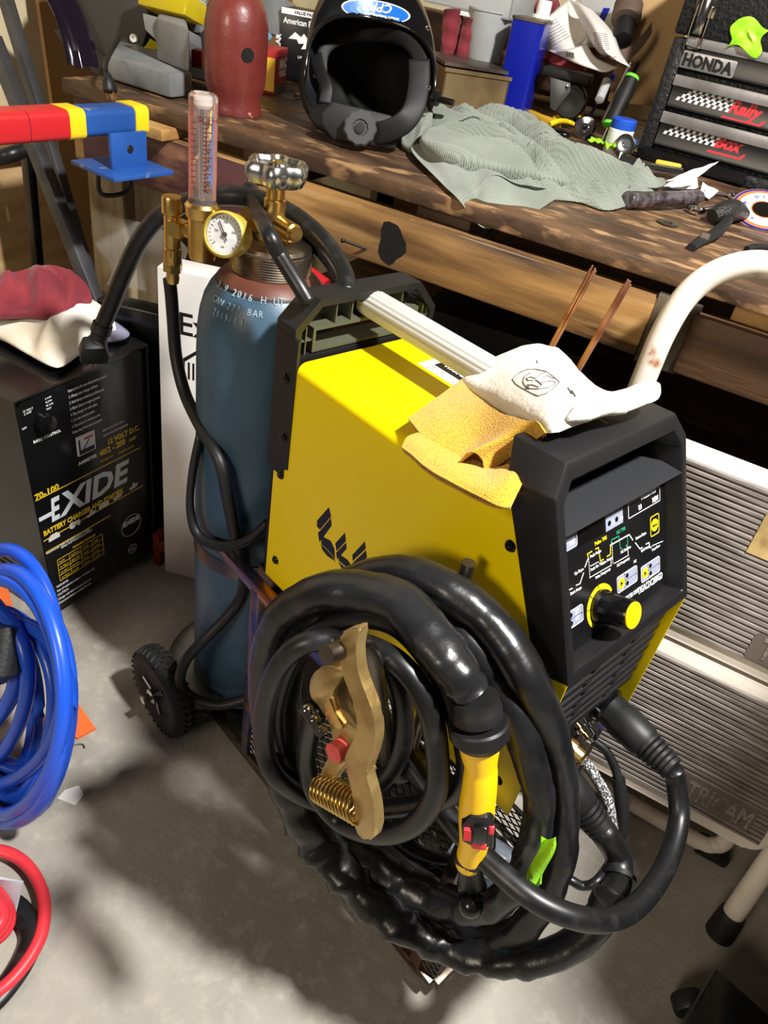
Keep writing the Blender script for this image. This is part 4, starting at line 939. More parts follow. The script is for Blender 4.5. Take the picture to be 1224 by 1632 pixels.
b = MB(CHF); b.prism([(-.042, CH_ - .012), (CW_, CH_), (CW_, .05), (CW_ + .004, .05), (CW_ + .004, CH_ + .004), (-.046, CH_ - .008), (-.026, .05), (-.022, .05)], -.31, .006); b.build('wrap_edge', 'charger_black', chg)
b = MB(CHF)
for k in range(6): b.box((-.0305, .09 + k * .016, -.25), (-.024, .095 + k * .016, -.08))
b.build('side_louvre', 'dull_steel', chg)
for (u, v) in ((-.05, .47), (-.05, .30), (-.05, .14)): MB(CHF).lathe([(.006, 0), (.005, .002), (0, .0025)], m=T(-.0215 - .039 * v, v, u) @ RY(-90), seg=14).build('screw', 'chrome', chg)
for x in (.05, CW_ - .05): MB(CHF).lathe([(.03, -.012), (.033, 0), (.03, .012)], m=T(x, .033, -.05) @ RY(90), seg=28).build('wheel', 'rubber', chg)
chn = CHF.to_3x3() @ V((0, 0, 1))
def ch(x, y):                            # close-up coordinates of the charger to its front
    q = CHF.inverted() @ hit(x * .3676, 380 + y * .3676, cb0, chn); return q.x, q.y
def ct(s, x, y, size, **k):
    u, v = ch(x, y); k.setdefault('ext', .0002); return (s, size, T(u, v, .0003), k)
u0, v0 = ch(180, 1255); u1, v1 = ch(590, 1035)
eh = .052
lettering([('XIDE', .072, T(u0 + .046, v0 + .002, .0003), dict(ext=.0003, bold=.0022, sx=(CW_ - .02 - u0 - .05) / .196, shear=.18)), ('E', .072, T(u0 + .022, v0 + .002, .0003), dict(ext=.0003, bold=.0022, sx=.55, shear=.18))], 'silver_print', 'name_print', fp, CHF)
MB(CHF).box((u0 - .004, v0 + .016, 0), (u0 + .026, v0 + .025, .0006)).build('plus_bar', 'silver_print', fp)
b = MB(CHF)
for (xa, ya), (xb, yb) in (((150, 1160), (605, 890)), ((185, 1305), (620, 1080)), ((190, 1362), (480, 1205))):
    p, q = ch(xa, ya), ch(xb, yb); v = (p[1] + q[1]) / 2; b.box((p[0], v - .0009, 0), (min(q[0], CW_ - .012), v + .0009, .0005))
b.build('rule_lines', 'amber_print', fp, smooth=False)
lettering([ct('70-100', 152, 1140, .020, bold=.0006, sx=.95), ct('BATTERY CHARGER AND STARTER', 190, 1292, .0165, bold=.0006, sx=.76), ct('12 VOLT D.C.', 465, 895, .0165, bold=.0006, sx=.85), ct('40/2 - 200', 432, 945, .0185, bold=.0006, sx=.85), ct('AMP', 560, 882, .010, bold=.0003), ct('FAST/SLOW', 436, 972, .006), ct('ENGINE START', 515, 935, .006), ct('CHARGER RATINGS', 315, 1345, .0065, bold=.0002)], 'amber_print', 'yellow_lettering', fp, CHF)
b = MB(CHF); p = ch(250, 1415); q = ch(505, 1235)
b.prism(rrect(p[0], p[1] - .045, p[0] + .115, p[1] + .012, .001), 0, .0004, hole=rrect(p[0] + .001, p[1] - .044, p[0] + .114, p[1] + .011, .001))
for k in range(1, 4): b.box((p[0], p[1] - .045 + k * .0142, 0), (p[0] + .115, p[1] - .0442 + k * .0142, .0004))
for k in range(1, 4): b.box((p[0] + k * .0287, p[1] - .045, 0), (p[0] + k * .0287 + .0009, p[1] + .012, .0004))
b.build('rating_table', 'amber_print', fp, smooth=False)
lettering([(s_, .0055, T(p[0] + .004 + c * .0287, p[1] - .041 + r * .0142, .0004), dict(ext=.0002)) for r in range(4) for c, s_ in enumerate((('12 VOLT', '2 AMP', 'SLOW', '12 HR'), ('12 VOLT', '40 AMP', 'FAST', '2 HR'), ('12 VOLT', '200 AMP', 'START', '30 SEC'), ('RATE', 'OUTPUT', 'MODE', 'TIME'))[r])], 'amber_print', 'table_lettering', fp, CHF)
tl = [ct('RATE CONTROL', 145, 890, .0078, bold=.0002), ct('AMMETER', 340, 985, .010, bold=.0003), ct('12 VOLT', 98, 757, .0055), ct('2 AMP', 104, 768, .0055), ct('OFF', 95, 832, .0055), ct('BEST IN 12 VOLT D.C.', 445, 838, .0055), ct('BLACK CLAMP NEGATIVE', 448, 860, .0055), ct('WARNING: RISK OF EXPLOSIVE GASES', 200, 1372, .0062), ct('READ INSTRUCTIONS FIRST', 265, 1345, .0062), ct('EXIDE', 535, 1255, .017, bold=.0006)]
u, v = ch(295, 668)
for i, s_ in enumerate(('Instructions for use with positive ground', '1. Always turn charger off first', '2. Red clamp to battery positive post', '3. Black clamp to engine ground', '4. Plug charger in wall outlet', '5. Set rate control switch', '6. Disconnect in reverse order', 'Keep away from rain and sparks')): tl.append((s_, .0085, T(u, v - i * .0125, .0003), dict(ext=.0002, sx=.62)))
for i, s_ in enumerate(('2 AMP', 'SLOW', '40 AMP', 'FAST')): tl.append((s_, .0048, T(ch(195, 700)[0], ch(195, 700)[1] - i * .007, .0003), dict(ext=.0002)))
u, v = p[0] - .010, p[1] - .058
for i, s_ in enumerate(('WARNING:', 'Risk of explosive mixture. Ventilate well.', 'CAUTION:', 'Charge only lead acid type batteries.', 'Disconnect before serving this unit.')): tl.append((s_, .0078, T(u, v - i * .0115, .0003), dict(ext=.0002, sx=.75)))
lettering(tl, 'white_print', 'white_lettering', fp, CHF)
# little vehicle pictograms under the name
for i, (x, y) in enumerate(((212, 1318), (305, 1262), (375, 1215), (430, 1178), (490, 1140), (560, 1095))):
    u, v = ch(x, y); b = MB(CHF)
    if i in (0, 3): b.prism([(u, v), (u + .026, v), (u + .026, v + .009), (u + .020, v + .014), (u + .006, v + .014), (u, v + .008)], 0, .0004)
    elif i in (1,): b.prism(ngon(.008, 14, 0, u + .006, v + .007), 0, .0004); b.prism(ngon(.0045, 12, 0, u + .021, v + .004), 0, .0004); b.box((u + .004, v + .008, 0), (u + .024, v + .013, .0004))
    else: b.prism([(u, v + .006), (u + .026, v + .010), (u + .021, v + .002), (u + .003, v)], 0, .0004); b.prism([(u + .008, v + .0095), (u + .018, v + .0105), (u + .014, v + .016)], 0, .0004)
    b.build('pictogram', 'silver_print', fp, smooth=False)
u, v = ch(575, 1235); b = MB(CHF).prism(ngon(.028, 36, 0, u - .004, v - .003), 0, .0003, hole=ngon(.0268, 36, 0, u - .004, v - .003)); b.build('round_seal', 'silver_print', fp, smooth=False)
u, v = ch(575, 1345); b = MB(CHF).prism(ngon(.012, 24, 0, u, v), 0, .0003, hole=ngon(.0108, 24, 0, u, v)); b.build('approval_ring', 'silver_print', fp, smooth=False)
lettering([('UL', .012, T(u - .007, v - .004, .0001), dict(ext=.0002))], 'silver_print', 'approval_letters', fp, CHF)
u, v = ch(183, 795); MB(CHF).lathe([(.019, 0), (.018, .016), (.006, .02), (0, .02)], m=T(u, v, 0), seg=28).build('rate_knob', 'black_gloss', chg)
p, q = ch(335, 945), ch(415, 850); mt_ = MB(CHF).box((p[0], p[1], 0), (p[0] + .042, p[1] + .042, .004), bev=.001).build('ammeter_window', 'silver_print', chg)
b = MB(CHF); b.box((p[0] + .004, p[1] + .003, .004), (p[0] + .038, p[1] + .012, .0046)); b.box((p[0] + .003, p[1] + .004, .004), (p[0] + .006, p[1] + .036, .0046)); b.box((0, -.0008, .0042), (.028, .0008, .0048), m=T(p[0] + .010, p[1] + .008, 0) @ RZ(52)); b.build('ammeter_marks', 'logo_black', mt_)
MB(CHF).box((p[0] + .016, p[1] + .032, .004), (p[0] + .036, p[1] + .036, .0046)).build('ammeter_red_band', 'red_print', mt_)
# ------------------------------------------------------------------ cloths
mat('red_cloth', (138, 46, 56), .9, c2=(112, 34, 44), scale=14, bump=.3, bscale=300, sheen=.2)
mat('white_cloth', (228, 222, 212), .9, c2=(206, 186, 150), scale=7, lo=.5, hi=.75, bump=.2, bscale=200)
mat('lilac_cloth', (150, 148, 176), .9, bump=.2, bscale=250)
def cloth(out, z0, h, m, name, seed=0, wr=.012, fr=14, label=None, cat='cloth', group=None, nr=16, edge=.004, tier=2.2, parent=None, zs=None):
    """crumpled fabric lying on a surface: outline in photo pixels at height z0, domed by h with folds"""
    n = 10; cx = sum(p[0] for p in out) / len(out); cy_ = sum(p[1] for p in out) / len(out)
    O = spline([V((p[0], p[1], p[2] if len(p) > 2 else z0)) for p in out], n, closed=True); k = len(O); off = V((seed * 7.3, seed * 3.1, seed))
    def f(u, v):
        p = O[int(round(u * k)) % k]; t = v; px, py = cx + (p.x - cx) * t, cy_ + (p.y - cy_) * t
        q = Pz(px, py, z0); w = NZ.noise(q * fr + off) + .5 * NZ.noise(q * fr * 2.1 + off) + .6 * (1 - abs(NZ.noise(q * fr * .8 + off * 2)) * 2)
        z = p.z * t ** 4 + z0 * (1 - t ** 4) + h * (1 - t ** tier) + wr * w * (1 - t ** 6)
        return Pz(px, py, max(z, min(p.z, z0) ))
    b = MB(); b.grid(f, k, nr, closed_u=True); bmesh.ops.remove_doubles(b.bm, verts=b.bm.verts[:], dist=1e-5)
    r = bmesh.ops.solidify(b.bm, geom=b.bm.faces[:], thickness=edge)
    return tag(b.build(name, m, parent, sharp=100), label, cat if label else None, group)
CT = CH_ + .008
cloth([(-20, 530), (30, 520), (70, 545), (130, 545), (200, 540), (190, 520), (100, 470), (20, 470), (-30, 490)], CT, .02, 'lilac_cloth', 'lilac_rag', 5, .004, label='pale lilac rag under the white rag on the black charger')
def drape(out, zc, m, name, parent, dirv, wl, amp, seed=0, nr=26, drop=True, zlow=.941, warp=.6):
    """folded cloth: outline (px, py, z) in the photo, ridges across dirv with wavelength wl"""
    O = spline([Pz(*p) for p in out], 8, closed=True); k = len(O); c = sum(O, V((0, 0, 0))) / k; c.z = zc; off = V((seed * 3.7, seed * 1.9, seed * .7)); dv = V((*dirv, 0)).normalized()
    def f(u, v):
        o = O[int(round(u * k)) % k]
        if drop and v > .93:
            g = (v - .93) / .07; p = f(u, .93); lo = min(zlow, p.z); h = (o - c); h.z = 0
            return V((p.x, p.y, p.z + (lo - p.z) * g)) + h.normalized() * .004 * math.sin(math.pi * g) - h.normalized() * .006 * g
        t = min(1, v / (.93 if drop else 1)); q = c.lerp(o, t)
        w = warp * NZ.noise(q * 9 + off); s_ = math.sin((q.dot(dv) / wl + w) * 2 * math.pi); s2 = math.sin((q.dot(dv) / wl * 1.73 + w * 1.4 + .3) * 2 * math.pi)
        z = q.z + amp * (1 - t ** 5) * ((abs(s_) ** .8) * (1 if s_ > 0 else -.8) + .45 * s2 + .5 * NZ.noise(q * 22 + off))
        return V((q.x, q.y, max(z, zlow + .002) if drop else z))
    b = MB(); b.grid(f, k, nr, closed_u=True); bmesh.ops.remove_doubles(b.bm, verts=b.bm.verts[:], dist=1e-5)
    return b.build(name, m, parent, sharp=120)
tag(drape([(-60, 505, CT + .015), (0, 535, CT + .012), (45, 562, CT + .008), (80, 581, CT + .006), (100, 582, CT + .004), (125, 562, CT + .010), (150, 541, CT + .015), (174, 530, CT + .012), (184, 516, CT + .02), (160, 485, CT + .05), (110, 462, CT + .05), (40, 455, CT + .05), (-50, 465, CT + .04)], CT + .060, 'white_cloth', 'white_rag', None, (1, .2), .09, .009, 8, zlow=CT, warp=.9), 'crumpled white rag on the black charger beneath the dark red rag', 'cloth')
tag(drape([(-40, 500, CT + .055), (30, 497, CT + .06), (70, 501, CT + .058), (112, 489, CT + .06), (144, 476, CT + .062), (138, 452, CT + .09), (112, 432, CT + .115), (78, 422, CT + .12), (20, 434, CT + .11), (-40, 452, CT + .09)], CT + .112, 'red_cloth', 'red_rag', None, (.5, 1), .07, .012, 11, zlow=CT + .045, warp=1.0), 'dark red shop rag heaped on top of the white rag', 'cloth')
# ------------------------------------------------------------------ behind the charger
mat('box_white', (222, 220, 216), .7, c2=(204, 200, 194), scale=4)
c0, c1 = V((-.945, .995, 0)), V((-.60, 1.12, 0)); BXF = frame(c0, c1 - c0, V((0, 0, 1)))
bx = thing('cardboard_box', 'tall white cardboard box standing behind the blue gas cylinder', 'box', BXF @ T(.18, 0, -.03))
MB(BXF).box((0, 0, -.06), (.27, .73, 0), bev=.002).build('carton', 'box_white', bx)
bxn = BXF.to_3x3() @ V((0, 0, 1))
def bxh(px, py):
    q = BXF.inverted() @ hit(px, py, c0, bxn); return q.x, q.y
u, v = bxh(283, 531); lettering([('Excel', .062, T(u, v, .0002), dict(ext=.0002, bold=.0006))], 'logo_black', 'box_lettering', bx, BXF)
u, v = bxh(290, 605)
b = MB(BXF); b.prism([(u, v), (u + .006, v), (u + .006, v + .04), (u + .035, v + .065), (u + .065, v + .04), (u + .065, v), (u + .07, v), (u + .07, v + .044), (u + .035, v + .073), (u, v + .044)], 0, .0004)
for k in range(5): b.box((u + .012 + k * .009, v + .004, 0), (u + .016 + k * .009, v + .04, .0004))
b.build('house_mark', 'logo_black', bx, smooth=False)
tag(MB(frame(V((-1.10, 1.03, 0)), V((1, .35, 0)), V((0, 0, 1)))).box((-.10, 0, -.05), (.125, .60, .0), bev=.006).build('sheet_metal_cover', 'charger_black'), 'flat black sheet metal panel standing between the charger and the white box', 'panel')
mat('clear_sheet', (236, 234, 230), .12, trans=.9, ior=1.15, spec=.4)
tag(MB().grid(lambda u, v: V((-1.20 + .22 * u, 1.115 + .045 * math.sin(u * 3.1) - .02 * v, .585 + .145 * v)) + V((.01 * math.sin(v * 5 + u * 3), .012 * math.sin(v * 7), 0)), 20, 12, thick=.001).build('clear_plastic_bag', 'clear_sheet'), 'crinkled clear plastic bag standing behind the black panel by the bench leg', 'plastic bag')
tag(MB().rod(V((-1.02, 1.04, .0)), V((-.955, 1.0, .07)), .012).box((-.985, 1.0, .0), (-.965, 1.03, .09)).build('red_wood_scrap', mat('red_wood', (96, 30, 26), .6)), 'small dark red scrap stuck between the charger and the white box', 'scrap')
# ------------------------------------------------------------------ bars against the left wall
mat('bar_steel', (94, 94, 98), .45, .7, c2=(72, 72, 76), scale=10)
def bar(a, c, s, label, name='steel_bar', m='bar_steel'):
    d = c - a; z_ = d.normalized(); x_ = (V((1, 0, 0)) - z_ * z_.x).normalized()
    return tag(MB(frame(a, x_, z_.cross(x_))).box((-s / 2, -s / 2, 0), (s / 2, s / 2, d.length), bev=.002).build(name, m), label, 'bar')
bar(Yp(168, 520, 1.02), Yp(-12, 60, 1.12), .026, 'nearer grey steel bar leaning at the left, behind the red rag')
bar(Yp(160, 500, 1.07), Yp(4, -20, 1.19), .022, 'farther grey steel bar leaning at the left, crossing the red taped tube')
bar(V((-1.66, 1.30, .0)), Yp(40, 205, 1.24), .022, 'short dark upright bar behind the leaning steel bars', 'dark_bar', 'charger_black')
tag(MB().tube(spline([Yp(-20, 255, 1.0), Yp(10, 248, 1.0), Yp(35, 240, 1.03)], 5), .014, 14).build('dark_hose_end', 'cable_black'), 'taped black hose end sticking in from the left edge', 'hose')
# striped tube with blue bracket
tubz = .932; a, c = Pz(-60, 204, tubz), Pz(224, 186, tubz)
tb_ = thing('striped_bar', 'blue bar banded with red and yellow tape jutting out left of the bench', 'bar', T(*((a + c) / 2)))
mat('tape_red', (192, 34, 40), .4); mat('tape_yellow', (236, 202, 28), .45); mat('paint_blue', (38, 84, 158), .4, c2=(30, 70, 136), scale=10, c3=(150, 150, 150), s3=20, lo3=.66, hi3=.75)
d = c - a; L = d.length; ex = d.normalized(); TF = frame(a, ex, V((0, 0, 1)))
def seg_(x0, x1, m, g=0): return MB(TF).prism(rrect(-.033 - g, -.026 - g, .033 + g, .026 + g, .014, 4), x0, x1, m=Matrix(((0, 0, 1, 0), (1, 0, 0, 0), (0, 1, 0, 0), (0, 0, 0, 1)))) 
def fr(px): return L * (px + 60) / 284
xw = (-1.815 - a.x) / ex.x
for x0, x1, m, g, nm in ((xw, fr(222), 'paint_blue', 0, 'bar_body'), (-.1, fr(20), 'tape_red', .0015, 'red_tape'), (fr(21), fr(84), 'tape_red', .0015, 'red_tape'), (fr(82), fr(108), 'tape_yellow', .002, 'yellow_tape'), (fr(196), fr(220), 'tape_yellow', .002, 'yellow_tape')):
    b = MB(TF); b.prism([(y * 1.0, z) for y, z in rrect(-.026 - g, -.021 - g, .026 + g, .021 + g, .010, 4)], x0, x1, m=Matrix(((0, 0, 1, 0), (0, 1, 0, 0), (1, 0, 0, 0), (0, 0, 0, 1)))); b.build(nm, m, tb_)
b = MB(TF); x = fr(138); b.box((x, -.07, .036), (x + .075, -.012, .044), bev=.001); b.build('bracket_lug', 'paint_blue', tb_)
b = MB(TF); b.box((x - .03, -.076, -.03), (x + .10, -.069, .085), bev=.001); b.build('bracket_plate', 'paint_blue', tb_)
b = MB(TF); b.lathe([(.007, .044), (.006, .047), (0, .047)], m=T(x + .038, -.038, 0), seg=6); b.build('bracket_bolt', 'dull_steel', tb_)
b = MB(TF); b.tube(spline([(x - .02, -.076, .03), (x - .02, -.105, .03), (x - .005, -.115, .03), (x + .03, -.115, .03), (x + .045, -.10, .03), (x + .045, -.076, .03)], 5), .004, 10); b.build('wire_loop', 'hose_black', tb_)
# ------------------------------------------------------------------ blue hose and red cables at the left edge
mat('hose_blue', (28, 82, 205), .35, coat=.2)
mat('hose_red', (214, 52, 62), .4)
random.seed(11)
bh = thing('blue_air_hose', 'coiled bright blue air hose at the left edge of the floor', 'hose', T(-.86, .50, 0))
loops = [(112, 140, 178, -6, 6), (126, 120, 168, -26, -14), (84, 105, 138, 10, 20), (120, 150, 186, -4, -2), (100, 118, 150, -40, 30), (92, 134, 172, 18, 4), (70, 96, 120, -22, -30), (118, 128, 150, -10, 34), (104, 110, 190, 4, -8), (88, 100, 160, -30, 10)]
def bhp(px, py, k):
    p = Yp(px, py, .440 + .010 * k + (py - 1110) * -.00036); p.z = max(p.z, .0135); return p
for k, (rx, ry, ry2, cx, cyo) in enumerate(loops):
    pts = []
    for j in range(26):
        a = 2 * math.pi * j / 26; e = 1 + .05 * math.sin(2 * a + k * 2.1)
        pts.append(bhp(cx - 4 + (rx - 0) * e * math.cos(a), 1105 + (ry2 * 1.06 if math.sin(a) < 0 else ry2 * 1.1) * math.sin(a) * e + cyo + 12 * math.sin(2 * a + k * 1.7), (k % 5) * 1.6 + .4 * math.sin(a * 1 + k)))
    MB().tube(spline(pts, 3, closed=True), .0112, 14, closed=True).build('hose_coil', 'hose_blue', bh, sharp=180)
MB().tube(spline([bhp(-10, 1000, 2), bhp(20, 1040, 2.2), bhp(25, 1090, 2.3), bhp(0, 1140, 2.1), bhp(-30, 1165, 2)], 6), .0128, 14).build('hose_tail', 'hose_blue', bh, sharp=180)
MB().tube([bhp(-15, 1010, 0), bhp(4, 1018, -.5), bhp(10, 1060, -.5), bhp(-4, 1072, 0)], [.02, .024, .024, .02], 16).build('hose_strap', 'rubber', bh)
mat('orange_plastic', (224, 106, 48), .5)
tag(MB(frame(V((Yp(30, 1110, .60).x, .60, 0)), V((.9, -.3, 0)), V((0, 0, 1)))).prism([(-.12, 0), (.06, 0), (.03, .015), (.0, .22), (-.03, .24), (-.07, .2)], -.02, .02, bev=.004).build('orange_stand', 'orange_plastic'), 'orange plastic piece lying behind the coiled blue hose', 'plastic piece')
tag(MB().prism([(-.04, -.02), (.035, -.025), (.045, .01), (-.02, .03)], 0, .006, m=T(*Pz(118, 1150, 0))).build('orange_scrap', 'orange_plastic'), 'flat orange plastic scrap on the floor right of the blue hose', 'scrap')
rh = thing('red_jumper_cable', 'red cable coil at the lower left edge of the floor', 'cable', T(*Pz(-20, 1480, 0)))
def fz(px, py, z): return Pz(px, py, z)
MB().tube(spline([fz(-150, 1440, .02), fz(-110, 1385, .02), fz(-60, 1362, .02), fz(0, 1356, .02), fz(42, 1378, .022), (fz(68, 1425, .024)), fz(68, 1480, .022), fz(48, 1525, .020), fz(10, 1570, .018), fz(-40, 1600, .016), fz(-95, 1590, .014), fz(-140, 1530, .014)], 7, closed=True), .0095, 16, closed=True).build('cable_run', 'hose_red', rh, sharp=180)
for k in range(3):
    MB().tube(spline([fz(-60, 1405 + 12 * k, .05 + .02 * k), fz(-10, 1420 + 8 * k, .05 + .02 * k), fz(14 - 5 * k, 1455, .05 + .02 * k), fz(2 - 4 * k, 1490 - 6 * k, .05 + .02 * k), fz(-50, 1510, .04 + .02 * k), fz(-95, 1470, .03 + .02 * k)], 6, closed=True), .0095, 14, closed=True).build('cable_loop', 'hose_red', rh, sharp=180)
tag(MB().tube(spline([fz(-40, 1425, .018), fz(0, 1430, .018), fz(36, 1455, .018), fz(52, 1490, .016), fz(36, 1535, .014), fz(0, 1585, .012), fz(-40, 1620, .012)], 7), .016, 14, flat=.55).build('black_jumper_cable', 'cable_black'), 'flat black cable beside the red cable coil at the lower left', 'cable')
tag(MB().grid(lambda u, v: fz(-30 + 68 * v * (1 - .25 * u), 1392 + 70 * u * v + 12 * v, .012 + .055 * (1 - u)), 8, 8, thick=.004).build('grey_plastic_tray', mat('pale_grey', (186, 190, 198), .45)), 'pale grey plastic edge of a tray under the red cable', 'tray')
tag(MB().prism([(-.018, -.012), (.016, -.016), (.020, .006), (.004, .020), (-.014, .006)], 0, .0006, m=T(*Pz(113, 1267, 0)) @ RZ(20)).build('paper_scrap', 'box_white'), 'torn scrap of printed white paper on the floor near the blue hose', 'paper')
b = MB(); b.tube(spline([Pz(104, 1190, .003), Pz(118, 1187, .003), Pz(131, 1186, .003), Pz(135, 1192, .003)], 4), .0011, 6); tag(b.build('bent_wire', 'dull_steel'), 'short bent wire on the floor beside the blue hose', 'wire')
# ------------------------------------------------------------------ things in the tray
random.seed(5)
tc_ = thing('spare_cable_coil', 'tangled black cable coil lying in the cart tray behind the torch', 'cable', CART @ T(-.36, .64, .075))
for k in range(9):
    pts = []; r1, r2 = random.uniform(.07, .13), random.uniform(.06, .095); ox_, oy_ = random.uniform(-.03, .03), random.uniform(-.015, .015); ph_ = random.uniform(0, 6)
    for j in range(14):
        a = 2 * math.pi * j / 14; pts.append((-.37 + ox_ + r1 * math.cos(a), .64 + oy_ + r2 * math.sin(a), .071 + .011 * k + .012 * math.sin(2 * a + ph_)))
    MB(CART).tube(spline(pts, 4, closed=True), .0062, 10, closed=True).build('cable_turn', 'cable_black', tc_, sharp=180)
mat('clear_box', (214, 224, 238), .15, trans=.75, ior=1.2)
for k, (x, y, z, a, lb) in enumerate(((-.240, .665, .112, 12, 'clear plastic parts case in the tray beside the torch head'), (-.225, .590, .062, -14, 'clear plastic parts case at the front corner of the tray nearest the floor'))):
    f_ = CART @ T(x, y, z) @ RZ(a) @ RY(-8)
    pc = thing('parts_case', lb, 'case', f_, 'clear parts cases in the tray')
    MB(f_).box((-.05, -.035, 0), (.05, .035, .022), bev=.003).build('case_body', 'clear_box', pc)
    MB(f_).box((-.051, -.036, .0225), (.051, .036, .030), bev=.003).build('case_lid', 'clear_box', pc)
    MB(f_).box((-.04, -.02, .031), (.03, .012, .0314)).build('paper_label', 'rod_label', pc)
r0, r1 = S(600, 1150, .50), S(700, 1290, .47)
# ------------------------------------------------------------------ rolling equipment foot at the lower right, tall body added unseen to cast shade
eq = thing('equipment_foot_and_blocker', 'black rolling equipment foot and caster at the lower right corner, with an unseen tall body added to cast shade', 'stand', T(.62, .78, 0))
MB(frame(V((.36, .735, .085)), V((.9, -.25, 0)), V((.25, .9, 0)))).box((-.02, -.16, -.02), (.5, .03, .02), bev=.004).build('base_beam', 'charger_black', eq)
MB(T(.66, .74, .10)).box((-.20, -.17, 0), (.20, .20, 1.38), bev=.012).build('added_shade_body', 'charger_black', eq)  # unseen block added to shade the floor and the lower tread
def eqc(x, y):
    MB(T(x, y, .028) @ RZ(30) @ RX(90)).lathe([(.012, -.013), (.026, -.013), (.028, -.009), (.028, .009), (.026, .013), (.012, .013)], seg=32).build('caster_wheel', 'rubber', eq)
    MB(T(x + .035, y - .005, .028) @ RZ(30) @ RX(90)).lathe([(.012, -.011), (.024, -.011), (.026, -.008), (.026, .008), (.024, .011), (.012, .011)], seg=32).build('caster_wheel', 'rubber', eq)
    MB(T(x + .02, y, .03)).box((-.012, -.022, .0), (.03, .022, .04), bev=.004).build('caster_fork', 'chrome', eq)
for q in ((.345, .742), (.80, .62), (.80, .88), (.52, .90)): eqc(*q)
MB().box((.48, .88, .068), (.86, .92, .10)).build('base_beam', 'charger_black', eq)
# ------------------------------------------------------------------ things on the bench
BT = .9402
def bz(px, py, z=BT): return Pz(px, py, z)
def toview(p): return (V((EYEP.x, EYEP.y, p.z)) - p).normalized()
def facing(p, tilt=0, yaw=0):
    """upright frame at p whose z faces the viewer horizontally, leaned back by tilt degrees"""
    n = toview(p); n = Matrix.Rotation(R_(yaw), 3, 'Z') @ n; ex = V((0, 0, 1)).cross(n); f = frame(p, ex, V((0, 0, 1))); return f @ RX(-tilt)
# gas cylinder cap
mat('cap_maroon', (112, 46, 40), .38, c2=(94, 36, 32), scale=7, bump=.25, bscale=70, c3=(206, 146, 128), s3=26, lo3=.70, hi3=.74, coat=.2)
cp = bz(373, 178); cap = thing('cylinder_cap', 'maroon painted steel cylinder cap with chipped paint standing on the bench', 'cylinder cap', T(*cp))
MB(T(*cp)).lathe([(.052, 0), (.053, .004), (.051, .010), (.050, .028), (.054, .040), (.0565, .052), (.058, .075), (.0585, .12), (.0575, .145), (.053, .168), (.044, .186), (.03, .197), (.012, .201), (0, .202)], seg=56).build('cap_shell', 'cap_maroon', cap, sharp=60)
n = V((.85, -.5, 0)).normalized(); q = cp + n * .0574 + V((0, 0, .105))
MB(frame(q, V((0, 0, 1)).cross(n), V((0, 0, 1)))).prism(ngon(.012, 24), -.004, .0015).build('vent_hole', 'black_gap', cap)
# small cartons
mat('carton_red', (158, 24, 30), .4); mat('carton_yellow', (226, 176, 48), .5); mat('carton_side', (120, 92, 82), .6); mat('carton_black', (22, 22, 24), .35)
p = bz(437, 152); f = frame(p, (bz(490, 128) - p), V((0, 0, 1))); W_ = .086
bx2 = thing('tool_box_carton', 'red and yellow small carton of tools beside the maroon cap', 'carton', f @ T(W_ / 2, 0, -.04))
MB(f).box((0, 0, -.09), (W_, .085, 0), bev=.001).build('carton', 'carton_red', bx2)
MB(f).box((0, 0, 0), (W_, .018, .0004)).build('grey_band', 'dull_steel', bx2)
MB(f).box((-.0004, .006, -.07), (0, .07, -.002)).build('yellow_panel', 'carton_yellow', bx2)
lettering([('MAC', .026, T(.026, .048, .0004), dict(ext=.0002, bold=.0012)), ('TOOLS', .0165, T(.025, .032, .0004), dict(ext=.0002, bold=.0008))], 'white_print', 'carton_lettering', bx2, f)
p = Yp(447, 62, 1.74); p.z = BT; p = Yp(445, 78, 1.72); f = frame(V((p.x, p.y, p.z - .02)), V((.9, .44, 0)), V((0, 0, 1)))
eg = thing('black_carton', 'black carton with white eagle print behind the red carton', 'carton', T(p.x + .05, p.y + .03, BT))
MB(f).box((0, BT - f[2][3], -.08), (.112, .105, 0), bev=.001).build('carton', 'carton_black', eg)
MB(f).box((0, .105 - .012, 0), (.112, .105, .0006)).build('white_strip', 'white_print', eg)
lettering([('VALUE PACK', .009, T(.03, .096, .0007), dict(ext=.0002, bold=.0003))], 'carton_black', 'strip_lettering', eg, f)
lettering([('American Eagle', .0165, T(.006, .075, .0004), dict(ext=.0002, bold=.0004, sx=.85)), ('LAR', .016, T(.002, .022, .0004) @ RZ(90), dict(ext=.0002, bold=.0006)), ('LIMITED', .008, T(.045, .008, .0004), dict(ext=.0002))], 'white_print', 'carton_lettering', eg, f)
b = MB(f); b.prism([(.02, .045), (.035, .06), (.05, .052), (.056, .060), (.064, .052), (.082, .062), (.096, .045), (.085, .046), (.082, .036), (.072, .042), (.066, .03), (.052, .028), (.058, .04), (.045, .038), (.04, .046)], 0, .0005); b.build('eagle_print', 'white_print', eg, smooth=False)
